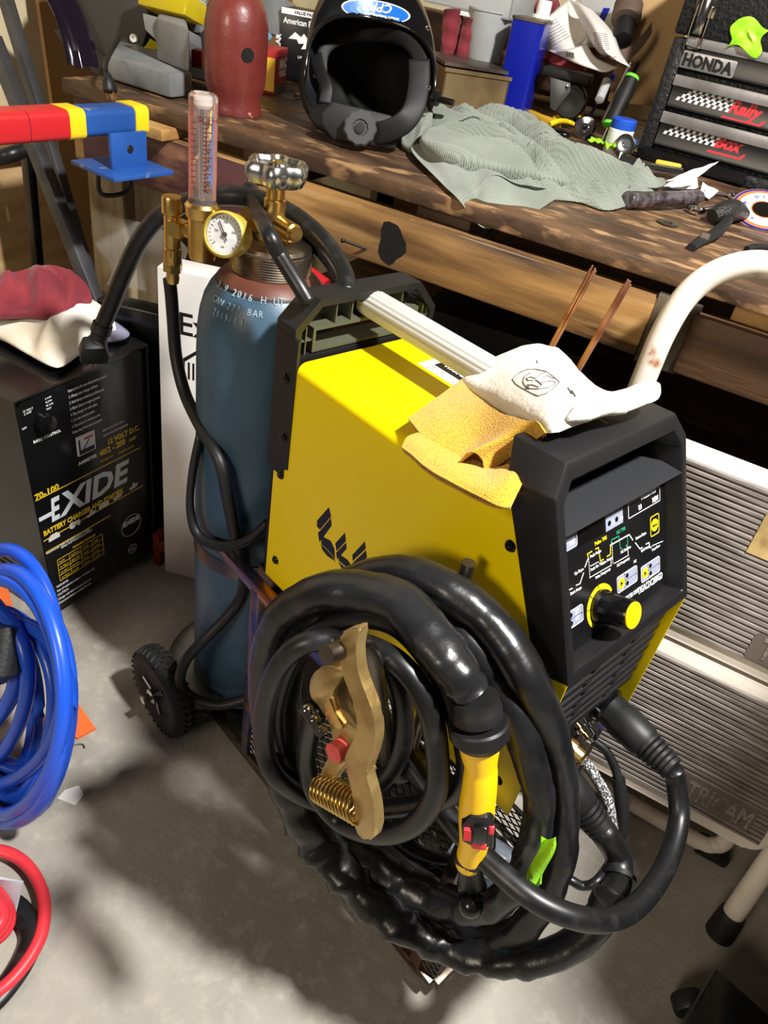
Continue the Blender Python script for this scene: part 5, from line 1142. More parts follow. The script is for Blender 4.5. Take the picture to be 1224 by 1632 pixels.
# chop saw at the left end
mat('saw_grey', (128, 130, 132), .45, c2=(104, 106, 108), scale=10); mat('saw_dark', (44, 42, 40), .55, c2=(58, 54, 50), scale=6); mat('saw_yellow', (208, 190, 30), .4)
sw = thing('chop_saw', 'grey and black cut off saw with yellow guard at the left end of the bench', 'saw', T(*bz(235, 140)))
base = [bz(x, y) for x, y in ((172, 128), (272, 160), (306, 156), (268, 92), (205, 84))]
b = MB(); b.prism([(q.x, q.y) for q in base], BT + .003, BT + .045, bev=.006); b.build('saw_base', 'saw_grey', sw)
b = MB(); bs = [bz(x, y, BT + .045) for x, y in ((250, 96), (302, 118), (292, 72), (262, 62))]; b.prism([(q.x, q.y) for q in bs], BT + .045, BT + .12, bev=.008); b.build('motor_bracket', 'saw_grey', sw)
gp = Yp(158, 12, 1.40); gf = frame(gp, V((1, .25, 0)), V((.05, .12, 1)))
oct_ = [(.115 * math.cos(R_(a)), .118 * math.sin(R_(a))) for a in range(0, 360, 12)]
b = MB(gf); b.prism(oct_, -.05, 0, bev=.003); b.build('blade_guard', 'saw_dark', sw)
b = MB(gf); b.prism([(-.11, -.06), (-.05, -.118), (.02, -.132), (.05, -.10), (.0, -.085), (-.06, -.05)], -.035, .006, bev=.002); b.build('lower_guard', 'saw_dark', sw)
q = gf.inverted() @ Yp(207, 60, 1.395); b = MB(gf); b.lathe([(.008, 0), (.008, .010), (.004, .011), (.004, .006)], m=T(q.x, q.y, 0), seg=16); b.build('guard_bolt', 'rod_label', sw)
b = MB(gf); b.grid(lambda u, v: ((.075 + .05 * v) * math.cos(R_(-95 + 70 * u)) + .06, (.075 + .05 * v) * math.sin(R_(-95 + 70 * u)) - .005, .012 - .05 * v), 14, 3, thick=.003); b.build('yellow_guard', 'saw_yellow', sw)
w0 = Yp(226, 20, 1.34); wf = frame(w0, V((1, .1, 0)), V((0, .3, 1)))
b = MB(wf); b.prism([(0, 0), (.075, -.002), (.082, -.022), (.068, -.055), (.012, -.028)], -.10, 0, bev=.003); b.build('head_wedge', 'saw_grey', sw)
b = MB(wf); b.box((-.03, .016, -.09), (.085, .055, -.02), bev=.004); b.build('top_shield', mat('shield_clear_yellow', (222, 200, 40), .15, trans=.4, ior=1.3), sw)
q = Yp(266, 0, 1.46); MB(frame(q, V((1, .1, 0)), V((0, 0, 1)))).box((0, -.05, -.06), (.085, .10, 0), bev=.012).build('motor_housing', 'saw_grey', sw)
lettering([('WARNING', .010, T(.05, .008, .0004), dict(ext=.0002))], 'white_print', 'motor_lettering', sw, frame(q, V((1, .1, 0)), V((0, 0, 1))))
mat('gloss_violet', (26, 18, 30), .12, coat=.6)
pa = [Yp(62 + 45 * t + 8 * math.sin(t * 3), -20 + 125 * t, 1.33 - .02 * t) for t in [i / 10 for i in range(11)]]
tag(MB().grid(lambda u, v: pa[int(round(u * 10))] + V((.035 * v + .004 * math.sin(v * 9), .05 * v, .004 * math.cos(v * 8))), 10, 8, thick=.003).build('glossy_fender', 'gloss_violet'), 'curved glossy dark fender panel hanging left of the chop saw', 'fender')
pl = thing('power_plug', 'black three prong plug hanging over the bench front below the chop saw', 'plug', T(*Yp(174, 150, 1.155)))
MB().tube(spline([Yp(190, 60, 1.30), Yp(172, 92, 1.20), Yp(168, 108, 1.165), Yp(172, 124, 1.155)], 6), .0045, 10).build('cord', 'cable_black', pl)
a, c = Yp(172, 122, 1.155), Yp(176, 147, 1.150); d = c - a
MB().tube([a - d * .2, a, a + d * .2, a + d * .9, c], [.006, .008, .012, .0145, .013], 14, flat=.8).build('plug_body', 'hose_black', pl)
for k in (-5, 5): MB().rod(Yp(176 + k, 146, 1.150), Yp(177 + k, 158, 1.150), .0018).build('prong', 'brass', pl)
# grey machine and red part behind the cap
tag(MB(frame(bz(318, 128), V((1, .2, 0)), V((0, 0, 1)))).box((-.03, .0, -.12), (.045, .10, 0), bev=.008).build('dark_vise_block', 'saw_dark'), 'dark block between the chop saw and the maroon cap', 'block')
tag(MB(frame(Yp(312, 96, 1.37), V((1, .3, 0)), V((.2, 0, 1)))).box((-.010, -.014, -.02), (.012, .018, 0), bev=.002).build('red_block', 'carton_red'), 'small red plastic block just left of the maroon cap', 'block')
g = Yp(428, 40, 1.72); tag(MB(frame(g, V((1, .2, 0)), V((0, .2, 1)))).prism([(-.045, -.01), (.035, -.02), (.05, .01), (.03, .06), (-.04, .06)], -.08, .0, bev=.004).build('grey_bracket', 'saw_grey'), 'grey metal bracket above the red carton behind the cap', 'bracket')
tag(MB().tube([Yp(412, 72, 1.6), Yp(428, 58, 1.68)], .008, 12).build('blue_tube', mat('sky_blue', (110, 170, 210), .3)), 'pale blue tube end beside the maroon cap', 'tube')
tag(MB().tube(spline([bz(470, 152, .947), bz(485, 149, .947)], 2), .004, 10).build('cork', 'pale_wood'), 'small tan cork lying right of the red carton', 'cork')
# welding helmet
mat('helmet_black', (14, 14, 15), .14, coat=.5); mat('helmet_inner', (12, 12, 13), .7); mat('gear_black', (17, 17, 18), .6); mat('knob_grey', (60, 60, 62), .6)
mat('decal_blue', (24, 100, 190), .3)
hc = Yp(589, 130, 1.41); HF = facing(hc, 8, 6)
hel = thing('welding_helmet', 'glossy black welding helmet with blue oval sticker, opening facing outward on the bench', 'helmet', T(hc.x, hc.y, BT))
def rim_r(a, e=2.7, rx=.124, ry=.106):
    c, s = math.cos(a), math.sin(a); return 1 / ((abs(c) / rx) ** e + (abs(s) / ry) ** e) ** (1 / e)
def shell_pt(a, t, inset=0):
    dz = -.245 * t; k = (1 - t ** 2.6) ** .5 if t < 1 else 0
    r = (rim_r(a) - inset) * k; up = .012 * math.sin(math.pi * t)
    return (r * math.cos(a) * (1 - .05 * t), r * math.sin(a) + up + (.075 if math.sin(a) > 0 else 0) * math.sin(a) * math.sin(math.pi * min(1, t ** .62)), dz + .02 * math.cos(2 * a) * (1 - t) - .03 * max(0, math.sin(a)) * (1 - t))
b = MB(HF); b.grid(lambda u, v: shell_pt(2 * math.pi * u, v), 64, 22, closed_u=True); b.build('helmet_shell', 'helmet_black', hel, sharp=80)
b = MB(HF); b.grid(lambda u, v: shell_pt(2 * math.pi * u, v * .985 + .015 * v ** 8, .006), 64, 22, closed_u=True); b.build('shell_lining', 'helmet_inner', hel, sharp=80)
b = MB(HF); b.tube([shell_pt(2 * math.pi * k / 64, 0, .003) for k in range(64)], .0042, 8, closed=True); b.build('rim_bead', 'helmet_black', hel, sharp=180)
hs_ = bvh_of(bpy.data.objects['helmet_shell'])
b = MB(); bb = MB(); bw = MB()
def dec(x, y): return on(hs_, 400 + x / 2.914, y / 2.914, .0010)
oc = (580, 52)
def oval(rx, ry, k=40): return [(oc[0] + rx * math.cos(2 * math.pi * i / k) * math.cos(.16) - ry * math.sin(2 * math.pi * i / k) * math.sin(.16), oc[1] + rx * math.cos(2 * math.pi * i / k) * math.sin(.16) + ry * math.sin(2 * math.pi * i / k) * math.cos(.16)) for i in range(k)]
def fan(mb, s, rings=5, lift=.001):
    rows = []
    for j in range(rings + 1):
        rows.append([on(hs_, 400 + x / 2.914, y / 2.914, lift) for x, y in oval(s[0] * j / rings, s[1] * j / rings)])
    for j in range(rings):
        for i in range(40):
            q = [rows[j][i], rows[j][(i + 1) % 40], rows[j + 1][(i + 1) % 40], rows[j + 1][i]]
            if all(x is not None for x in q) and (j or True):
                if j == 0: mb.bm.faces.new([mb.bm.verts.new(x) for x in (q[0], q[2], q[3])])
                else: mb.bm.faces.new([mb.bm.verts.new(x) for x in q])
fan(b, (162, 50), lift=.0012); b.build('sticker_rim', 'white_print', hel, smooth=False)
fan(bb, (154, 45), lift=.0022); stk = bb.build('sticker', 'decal_blue', hel, smooth=False)
def decal_text(s, x0, y0, sz, dx, dy, sx=1, bold=.6, shear=0):
    t = text(s, sz, I4, None, None, None, ext=0, bold=bold * .02 * sz, sx=sx, shear=shear)
    bmesh.ops.triangulate(t, faces=t.faces[:])
    for v in t.verts:
        a_ = math.atan2(dy, dx); x = x0 + v.co.x * math.cos(a_) + v.co.y * math.sin(a_); y = y0 + v.co.x * math.sin(a_) - v.co.y * math.cos(a_)
        q = on(hs_, 400 + x / 2.914, y / 2.914, .0034)
        v.co = q if q is not None else HF @ V(shell_pt(1.5, .2))
    me = bpy.data.meshes.new('t'); t.to_mesh(me); t.free(); return me
w_ = MB()
for a_ in (('CPP', 662, 26, 58, -1, -.15, 1.0, .9, .2), ("What's Stopping You?", 690, 84, 17, -1, -.16, 1.1, .8, 0)):
    me = decal_text(*a_); w_.bm.from_mesh(me); bpy.data.meshes.remove(me)
w_.build('sticker_lettering', 'white_print', hel, smooth=False, recalc=False)
def hb_(pts, y0, wd_, th, name, m='gear_black'):
    q = spline([Yp(x, y, y0 + (p[0] if p else 0)) for x, y, *p in pts], 6)
    return MB().tube(q, wd_, 12, flat=th, up=tuple(toview(hc))).build(name, m, hel, sharp=180)
hb_([(498, 92, .02), (492, 130), (500, 168, -.03), (522, 196, -.05), (560, 210, -.06), (605, 212, -.06), (640, 198, -.05), (660, 172, -.03), (668, 130), (668, 95, .02)], 1.37, .019, .16, 'rear_strap')
hb_([(512, 130, .03), (515, 85, .05), (540, 62, .08), (590, 55, .10), (640, 62, .08), (668, 90, .05), (676, 125, .03)], 1.40, .012, .2, 'crown_band')
hb_([(503, 88, .02), (508, 110), (520, 140, -.02), (518, 165, -.03)], 1.37, .012, .25, 'side_bracket')
q = Yp(580, 196, 1.300); kf = facing(q, 12, 0)
b = MB(kf); b.prism([(-.078, .006), (-.06, .026), (.045, .020), (.066, .012), (.074, -.008), (.06, -.034), (-.05, -.036), (-.075, -.015)], -.020, -.004, bev=.006); b.build('ratchet_plate', 'gear_black', hel)
q = Yp(574, 204, 1.285); kf = facing(q, 14, 0)
b = MB(kf); b.lathe([(.026, -.012), (.029, -.008), (.029, .006), (.026, .009), (.014, .009), (.012, .006), (0, .006)], seg=66, rad=lambda a: 1 + .035 * math.cos(11 * a)); b.build('ratchet_knob', 'knob_grey', hel, sharp=40)
MB(kf).lathe([(.009, .006), (.009, .0095), (0, .010)], seg=20).build('knob_centre', 'gear_black', hel)
q = Yp(700, 158, 1.45); b = MB(frame(q, V((0, -1, .0)), V((0, 0, 1)))); b.lathe([(.006, -.03), (.006, 0), (.013, .002), (.014, .012), (.011, .014), (0, .014)], seg=20); b.build('tension_screw', 'dark_steel', hel)
for px, py in ((502, 120), (682, 45), (683, 140)): MB(facing(Yp(px, py, 1.375))).lathe([(.004, 0), (.0035, .003), (0, .004)], seg=12).build('rivet', 'chrome', hel)
# sage thermal shirt hanging over the bench edge
kn = mat('knit', (128, 134, 122), .95, c2=(112, 118, 106), scale=10, sheen=.2)
nt = kn.node_tree; N = nt.nodes; Lk = nt.links; bs_ = N['Principled BSDF']; tc2 = N.new('ShaderNodeTexCoord'); wv = []
for d_ in ('X', 'Y'):
    w2 = N.new('ShaderNodeTexWave'); w2.inputs['Scale'].default_value = 78; w2.bands_direction = d_; Lk.new(tc2.outputs['Object'], w2.inputs['Vector']); wv.append(w2)
mx = N.new('ShaderNodeMath'); mx.operation = 'MULTIPLY'; Lk.new(wv[0].outputs['Fac'], mx.inputs[0]); Lk.new(wv[1].outputs['Fac'], mx.inputs[1])
bp_ = N.new('ShaderNodeBump'); bp_.inputs['Strength'].default_value = .55; bp_.inputs['Distance'].default_value = .003; Lk.new(mx.outputs[0], bp_.inputs['Height']); Lk.new(bp_.outputs[0], bs_.inputs['Normal'])
shirt = thing('thermal_shirt', 'crumpled sage green waffle knit shirt draped over the front edge of the bench', 'shirt', T(*bz(850, 270)))
drape([(655, 236, .955), (700, 226, .965), (760, 262, .965), (830, 292, .965), (890, 306, .96), (872, 326, .946), (835, 346, .93), (795, 362, .915), (768, 362, .912), (748, 340, .925), (728, 315, .945), (700, 288, .948)], .962, 'knit', 'hanging_hem', shirt, (.8, .6), .075, .006, 21, drop=False)
drape([(640, 216, .955), (650, 192, .985), (678, 172, 1.0), (720, 172, 1.005), (790, 176, 1.005), (850, 186, 1.0), (878, 212, .995), (932, 236, .985), (915, 270, .965), (850, 290, .955), (770, 274, .955), (705, 256, .95), (660, 240, .948)], .990, 'knit', 'shirt_body', shirt, (.25, 1), .070, .020, 23)
drape([(672, 210, .985), (720, 194, 1.0), (800, 214, 1.0), (880, 234, .995), (960, 249, .985), (992, 268, .975), (1015, 282, .968), (1058, 284, .962), (1052, 297, .958), (1000, 300, .955), (930, 294, .965), (850, 272, .975), (760, 252, .98), (700, 236, .98)], 1.0, 'knit', 'sleeve', shirt, (.12, 1), .058, .015, 29, zlow=.955)
drape([(800, 284, .955), (880, 290, .962), (940, 297, .962), (985, 305, .96), (1035, 300, .955), (1040, 312, .948), (1000, 326, .945), (965, 333, .945), (920, 320, .945), (860, 314, .945), (812, 304, .945)], .968, 'knit', 'cuff', shirt, (.5, 1), .04, .007, 31)
drape([(640, 224, .955), (650, 192, .98), (668, 160, 1.01), (681, 163, 1.012), (690, 182, 1.0), (672, 208, .98), (655, 232, .955)], .995, 'knit', 'collar', shirt, (1, .3), .05, .006, 33)
# blue solvent can
mat('can_blue', (18, 32, 150), .22, coat=.3); mat('white_plastic', (232, 232, 228), .4)
p = bz(822, 178); cf_ = facing(p, 0, -14); cn_ = thing('solvent_can', 'plain blue rectangular solvent can with white screw cap standing behind the shirt', 'can', cf_)
b = MB(cf_); b.prism(rrect(-.041, -.085, .041, 0, .010, 4), 0, .205, m=RX(-90) @ T(0, 0, 0)); b.build('can_body', 'can_blue', cn_)
b = MB(cf_); b.prism(rrect(-.043, -.087, .043, .002, .011, 4), .205, .211, m=RX(-90)); b.prism(rrect(-.043, -.087, .043, .002, .011, 4), -.0, .004, m=RX(-90)); b.build('can_seam', 'galv', cn_)
MB(cf_).lathe([(.026, .211), (.024, .216), (.018, .218), (.0175, .246), (.016, .249), (0, .249)], m=T(0, 0, -.042) @ RX(-90), seg=32).build('screw_cap', 'white_plastic', cn_)
# metal tray with rags, cup and organiser behind the helmet
mat('old_brass', (150, 128, 92), .4, .6, c2=(112, 92, 62), scale=9); mat('frosted', (206, 208, 208), .35, trans=.35, ior=1.2, c2=(188, 190, 190), scale=6)
a, c = bz(700, 172), bz(800, 186); tf = frame(a, c - a, V((0, 0, 1))); TL = (c - a).length
tr_ = thing('metal_tray', 'old brownish metal box tray right of the helmet behind the shirt', 'tray', tf @ T(TL / 2, 0, -.08))
b = MB(tf); b.box((0, 0, -.004), (TL, .085, 0)); b.box((0, .0, -.22), (TL, .085, -.216)); b.box((0, 0, -.22), (.004, .085, 0)); b.box((TL - .004, 0, -.22), (TL, .085, 0)); b.box((0, 0, -.22), (TL, .006, 0)); b.box((-.003, .08, -.003), (TL + .003, .088, .004)); b.build('tray_walls', 'old_brass', tr_)
b = MB(tf); b.box((0, .09, -.21), (TL, .097, -.02)); b.build('tray_shelf', 'galv', tr_)
for k, (px, py, w2, h2, rot) in enumerate(((718, 60, 15, 38, 4), (742, 70, 12, 34, -6))):
    q = Yp(px, py, 2.13); f = facing(q, 0, 0) @ RZ(rot); s_ = .00165
    b = MB(f); b.grid(lambda u, v: ((w2 * s_) * math.cos(2 * math.pi * u) * (1 - .12 * v) + .002 * math.sin(30 * u + 9 * v), (h2 * s_) * (1 - 2 * v) + .003 * math.sin(9 * u), .02 * math.sin(2 * math.pi * u) + .004 * math.sin(20 * v + 6 * u)), 24, 14, closed_u=True); bmesh.ops.holes_fill(b.bm, edges=b.bm.edges[:])
    tag(b.build('rolled_rag', 'red_cloth', sharp=80), 'rolled dull red shop rag standing in the tray, %s of two' % ('left' if k == 0 else 'right'), 'rag', 'rolled rags in the tray')
q = Yp(770, 88, 2.16); cupf = T(q.x, q.y, q.z - .01); cup = thing('clear_cup', 'cloudy clear plastic cup of grey pipe fittings left of the blue can', 'cup', cupf)
b = MB(cupf); b.lathe([(.044, 0), (.058, .105), (.062, .108), (.062, .112), (.0555, .112), (.042, .004), (0, .004)], seg=40, cap=False); b.build('cup_wall', 'frosted', cup)
for k, (x, y, z, r, ax_, ay_) in enumerate(((-.015, .0, .055, .026, 12, 10), (.02, -.01, .075, .017, -35, 20), (.015, .025, .06, .02, 30, -30))):
    f = cupf @ T(x, y, z) @ RX(ax_) @ RY(ay_); ft = thing('pipe_fitting', ['large grey pipe fitting upright in the clear cup', 'narrow grey pipe fitting tilted out of the clear cup', 'grey pipe fitting at the rear of the clear cup'][k], 'fitting', f, 'pipe fittings in the cup')
    MB(f).lathe([(r * .8, -.02), (r * .8, .02), (r, .022), (r, .05), (r * .75, .05), (r * .7, .0), (0, .0)], seg=28, cap=False).build('fitting_body', 'pale_grey', ft)
    MB(f).lathe([(r * 1.0, .022), (r * 1.06, .024), (r * 1.06, .030), (r, .032)], seg=8, cap=False).build('fitting_collar', 'dull_steel', ft)
q = Yp(745, 18, 2.12); of = frame(q, V((1, .02, 0)), V((0, 0, 1))); og = thing('parts_organiser', 'clear divided plastic organiser at the top behind the helmet', 'organiser', of)
b = MB(of); b.box((-.125, 0, -.2), (.115, .004, 0)); b.box((-.125, 0, -.004), (.115, .06, 0)); b.box((-.125, 0, -.2), (-.122, .06, 0)); b.box((.112, 0, -.2), (.115, .06, 0))
b.build('organiser_case', 'frosted', og)
for k in range(1, 5): MB(of).box((-.125 + k * .048, .004, -.2), (-.1235 + k * .048, .058, -.004)).build('divider', 'frosted', og)
MB(of).box((-.05, -.012, -.03), (.01, 0, -.002), bev=.002).build('latch', 'white_plastic', og)
tag(MB(frame(Yp(745, 30, 2.4), V((1, 0, 0)), V((0, 0, 1)))).box((-.35, -.14, -.12), (.5, -.0, 0), bev=.004).build('shelf_box', 'dark_wood'), 'dark wooden crate under the clear organiser at the back of the bench', 'crate')
# receipts and red rag
mat('paper_white', (226, 222, 218), .7); mat('print_grey', (120, 118, 118), .7)
def sheet(rows, name, label, group=None, m='paper_white'):
    R2 = [spline([Yp(*p) for p in r], 6) for r in rows]; mm = len(R2[0]); cols = [spline([r[j] for r in R2], 6) for j in range(mm)]; n_ = len(cols[0])
    o = MB().grid(lambda u, v: cols[int(round(v * (mm - 1)))][int(round(u * (n_ - 1)))], n_ - 1, mm - 1, thick=.0006).build(name, m, sharp=120)
    tag(o, label, 'receipt', group); return o
r1_ = sheet([[(850, 50, 2.25), (870, 30, 2.2), (900, 5, 2.25), (918, -6, 2.3)], [(858, 75, 2.22), (885, 62, 2.16), (905, 45, 2.2), (922, 20, 2.28)], [(866, 78, 2.2), (900, 80, 2.12), (925, 72, 2.16), (945, 45, 2.24)]], 'receipt', 'crumpled white receipt directly right of the blue can cap', 'shop receipts')
r2_ = sheet([[(908, 0, 2.25), (925, 5, 2.2), (940, 12, 2.22)], [(928, 40, 2.15), (950, 42, 2.08), (975, 50, 2.14)], [(942, 68, 2.12), (965, 80, 2.02), (990, 85, 2.1)], [(955, 85, 2.1), (985, 98, 2.0), (1005, 108, 2.06)]], 'receipt', 'long curling receipt with printed shop name, nearest the black tool chest', 'shop receipts')
r3_ = sheet([[(872, 80, 2.18), (905, 78, 2.1), (935, 70, 2.12)], [(885, 85, 2.14), (920, 100, 2.06), (950, 92, 2.08)], [(930, 100, 2.12), (960, 115, 2.04), (985, 108, 2.06)]], 'receipt', 'creased receipt with a bar code lying over the red rag', 'shop receipts')
for o, lines in ((r1_, [(865 + k * 2, 42 + k * 4.5, 22 + k, -.55) for k in range(8)]), (r2_, [(945 + k * .6, 52 + k * 3.2, 22, .12) for k in range(9)]), (r3_, [(886 + k * 3, 84 + k * 2.6, 18, -.1) for k in range(5)])):
    t = bvh_of(o); b = MB()
    for x, y, l, s_ in lines:
        q = [on(t, x + l * f, y + l * s_ * f, .0012) for f in (0, .25, .5, .75, 1)]; q = [z_ for z_ in q if z_ is not None]
        if len(q) > 2: b.tube(q, .0008, 4)
    b.build('printed_lines', 'print_grey', o, smooth=False)
t = bvh_of(r2_); w_ = MB()
tx = text('HARBOR FREIGHT', 5.2, I4, None, None, None, ext=0, bold=.05); bmesh.ops.triangulate(tx, faces=tx.faces[:])
for v in tx.verts:
    q = on(t, 949 + v.co.x * .78, 90 + v.co.x * .09 - v.co.y, .0012); v.co = q if q is not None else Yp(949, 90, 2.05)
me = bpy.data.meshes.new('t'); tx.to_mesh(me); tx.free(); w_.bm.from_mesh(me); w_.build('receipt_lettering', 'logo_black', r2_, smooth=False, recalc=False)
t = bvh_of(r3_); b = MB()
for k in range(8):
    q = [on(t, 903 + k * 1.6, 82 + f * 8 + k * .3, .0012) for f in (0, .5, 1)]; q = [z_ for z_ in q if z_ is not None]
    if len(q) > 1: b.tube(q, .0007, 4)
if len(b.bm.verts): b.build('bar_code', 'logo_black', r3_, smooth=False)
def blob(px, py, y, wx, hy, dz, m, name, label, cat, seed=0, am=.25, fr=30):
    q = Yp(px, py, y); s_ = (q - EYEP).dot(V((XR.z, YR.z, UP.z))) / F; b = MB()
    o = bmesh.ops.create_icosphere(b.bm, subdivisions=4, radius=1)
    for v in o['verts']:
        c = v.co.copy(); k = 1 + am * NZ.noise(c * 2.2 + V((seed, 0, 0))) + am * .6 * (1 - 2 * abs(NZ.noise(c * 3.1 + V((0, seed, 0)))))
        v.co = q + V((c.x * wx * s_ * k, c.y * dz * k, c.z * hy * s_ * k))
    return tag(b.build(name, m, sharp=120), label, cat)
blob(900, 97, 2.22, 36, 14, .05, 'red_cloth', 'red_shop_rag', 'bunched red rag under the receipts right of the blue can', 'rag', 3)
blob(865, 8, 2.35, 22, 16, .05, 'red_cloth', 'red_shop_rag', 'red rag lump at the top edge behind the receipts', 'rag', 7)
blob(828, 12, 2.40, 26, 18, .05, mat('tan_cloth', (196, 186, 158), .9), 'tan_cloth_bundle', 'tan cloth bundle at the top edge behind the blue can cap', 'cloth', 9)
# clear bag, cardboard and socket adapter behind
q = Yp(955, 12, 2.4); tag(MB(frame(q, V((1, 0, .1)), V((0, .2, 1)))).box((-.06, -.09, -.03), (.08, .08, 0), bev=.01).build('plastic_package', 'frosted'), 'clear plastic package with blue print behind the receipts', 'package')
MB(frame(q, V((1, 0, .1)), V((0, .2, 1)))).prism([(.0, -.05), (.018, -.05), (.03, .0), (.012, .0)], 0, .001).build('blue_print', 'can_blue', bpy.data.objects['plastic_package'])
mat('kraft', (184, 150, 104), .8); mat('brown_board', (92, 74, 62), .7)
a = Yp(985, 88, 2.16); tag(MB(frame(a, V((.9, .1, .1)), V((.2, .1, 1)))).box((-.01, -.10, -.06), (.14, .19, -.055)).build('cardboard_sheet', 'kraft'), 'tan cardboard sheet leaning behind the tool chest', 'cardboard')
a = Yp(982, 82, 2.10); tag(MB().grid(lambda u, v: Yp(983 + 55 * u, 80 - 45 * u * u + (22 - 4 * u) * v, 2.10 + .06 * u), 12, 3, thick=.003).build('brown_card_strip', 'brown_board'), 'dark brown card strip curving up to the tool chest', 'cardboard')
ax0, ax1 = Yp(992, 58, 2.14), Yp(1002, 8, 2.20); d = (ax1 - ax0); L_ = d.length; sf = frame(ax0, d.cross(V((0, 1, 0))).normalized(), d.normalized().cross(d.cross(V((0, 1, 0))).normalized()))
so_ = thing('impact_socket', 'dark impact socket with brown collar standing beside the cardboard', 'socket', T(*ax0))
MB(sf).lathe([(.024, -.01), (.025, L_ * .35), (.018, L_ * .42), (.018, L_ * .5)], seg=28).build('socket_body', 'gear_black', so_)
MB(sf).lathe([(.033, L_ * .5), (.035, L_ * .54), (.035, L_ * .72), (.032, L_ * .75), (.034, L_ * .78), (.034, L_ * .98), (.03, L_)], seg=32).build('socket_collar', 'brown_board', so_)
# caster wheel
q = Yp(905, 148, 2.10); cfm = facing(q, 0, -10); cs = thing('caster_wheel', 'black plate caster with wheel lying beside the blue can', 'caster', T(q.x, q.y, BT))
MB(cfm).box((-.075, .026, -.05), (.045, .046, .01), bev=.004).build('plate', 'gear_black', cs)
MB(cfm).prism([(-.052, .026), (.0, .022), (.006, .004), (-.02, -.045), (-.034, -.04)], -.0, .004, bev=.001).build('fork', mat('gunmetal', (96, 98, 100), .4, .7), cs)
MB(cfm).lathe([(.012, -.014), (.036, -.014), (.04, -.008), (.04, .008), (.036, .012), (.02, .012), (.012, .010)], m=T(.010, -.018, -.016), seg=36).build('wheel', 'rubber', cs)
MB(cfm).lathe([(.005, .003), (.005, .007), (0, .008)], m=T(-.004, .012, 0), seg=12).build('rivet', 'chrome', cs)
# pens and sticks
def stick(a, c, r, name, m, label, cat, group=None, parts=()):
    d = c - a; t = thing(name, label, cat, T(*a), group)
    MB().tube([a, a + d * .02, a + d * .96, c], [r * .5, r, r, r * .4], 12).build('barrel', m, t)
    for f0, f1, mm, k in parts: MB().tube([a + d * f0, a + d * f1], r * k, 12).build('grip', mm, t)
    return t
stick(bz(940, 185, .955), Yp(980, 118, 2.12), .0045, 'pen', 'can_blue', 'blue pen leaning up against the receipts', 'pen', None, ((.35, .6, 'white_plastic', 1.06),))
stick(bz(960, 195, .955), Yp(1005, 100, 2.1), .004, 'paint_stick', 'white_plastic', 'thin white stick leaning beside the black tool chest', 'stick')
stick(bz(968, 200, .955), Yp(1018, 98, 2.11), .005, 'black_rod', 'gear_black', 'thin black rod leaning against the tool chest side', 'rod')
stick(Yp(955, 160, 2.05), Yp(968, 128, 2.1), .011, 'clear_marker', 'frosted', 'clear plastic tube beside the caster wheel', 'tube')
# ratcheting screwdriver and small bottle
sd0, sd1 = Yp(972, 200, 1.96), Yp(1008, 122, 2.02); d = sd1 - sd0
sdv = thing('screwdriver', 'black handled screwdriver with green rings standing by the tool chest', 'screwdriver', T(*sd0)); mat('lime', (110, 214, 60), .4)
MB().tube([sd0, sd0 + d * .05, sd0 + d * .35, sd0 + d * .6, sd0 + d * .95], [.016, .0175, .0155, .019, .0165], 18).build('handle', 'gear_black', sdv)
MB().tube([sd0 - d * .02, sd0 + d * .04], .0178, 18).build('green_ring', 'lime', sdv)
MB().tube([sd0 + d * .94, sd0 + d * 1.0, sd0 + d * 1.02], [.017, .016, .010], 18).build('green_ring', 'lime', sdv)
MB().tube([sd0 - d * .02, sd0 - d * .35], .005, 10).build('shank', 'chrome', sdv)
for k in range(4):
    q = sd0 + d * (.5 + .06 * k) + toview(sd0) * .0165; MB().tube([q + V((-.012, 0, 0)), q + V((-.002, 0, .001))], .0014, 6).build('grip_groove', 'black_gloss', sdv)
p = bz(980, 242); p = V((p.x, p.y, BT)); p = Yp(982, 236, 1.92); p.z = BT; dbf = T(*p); db = thing('small_bottle', 'small white bottle with blue lid and label in front of the tool chest', 'bottle', dbf)
MB(dbf).lathe([(.026, 0), (.028, .003), (.028, .052), (.025, .056)], seg=32).build('bottle_body', 'white_plastic', db)
MB(dbf).lathe([(.027, .054), (.0275, .056), (.0275, .072), (.025, .075), (0, .075)], seg=36).build('lid', mat('lid_blue', (30, 80, 190), .4), db)
lettering([('DREMEL', .013, facing(p + toview(p) * .0283 + V((-.004, 0, .034))) , dict(ext=.0003, bold=.0004))], 'lid_blue', 'label_lettering', db)
def tapebit(px, py, w2, h2, z, seed, label, m='green_tape'):
    p = bz(px, py, z); s_ = .0014
    return tag(MB().grid(lambda u, v: p + V(((u - .5) * w2 * s_ + .004 * NZ.noise(V((u * 3, v * 3, seed))), (v - .5) * h2 * s_ * 1.6, .012 * NZ.noise(V((u * 2.5 + seed, v * 2.5, 1))) + .010)), 10, 10, thick=.0006).build('green_tape_piece', m), label, 'tape')
tapebit(950, 232, 26, 16, .95, 2, 'crumpled lime tape scrap left of the small bottle')
tapebit(970, 238, 16, 22, .958, 5, 'lime tape scrap stuck on the front of the small bottle')
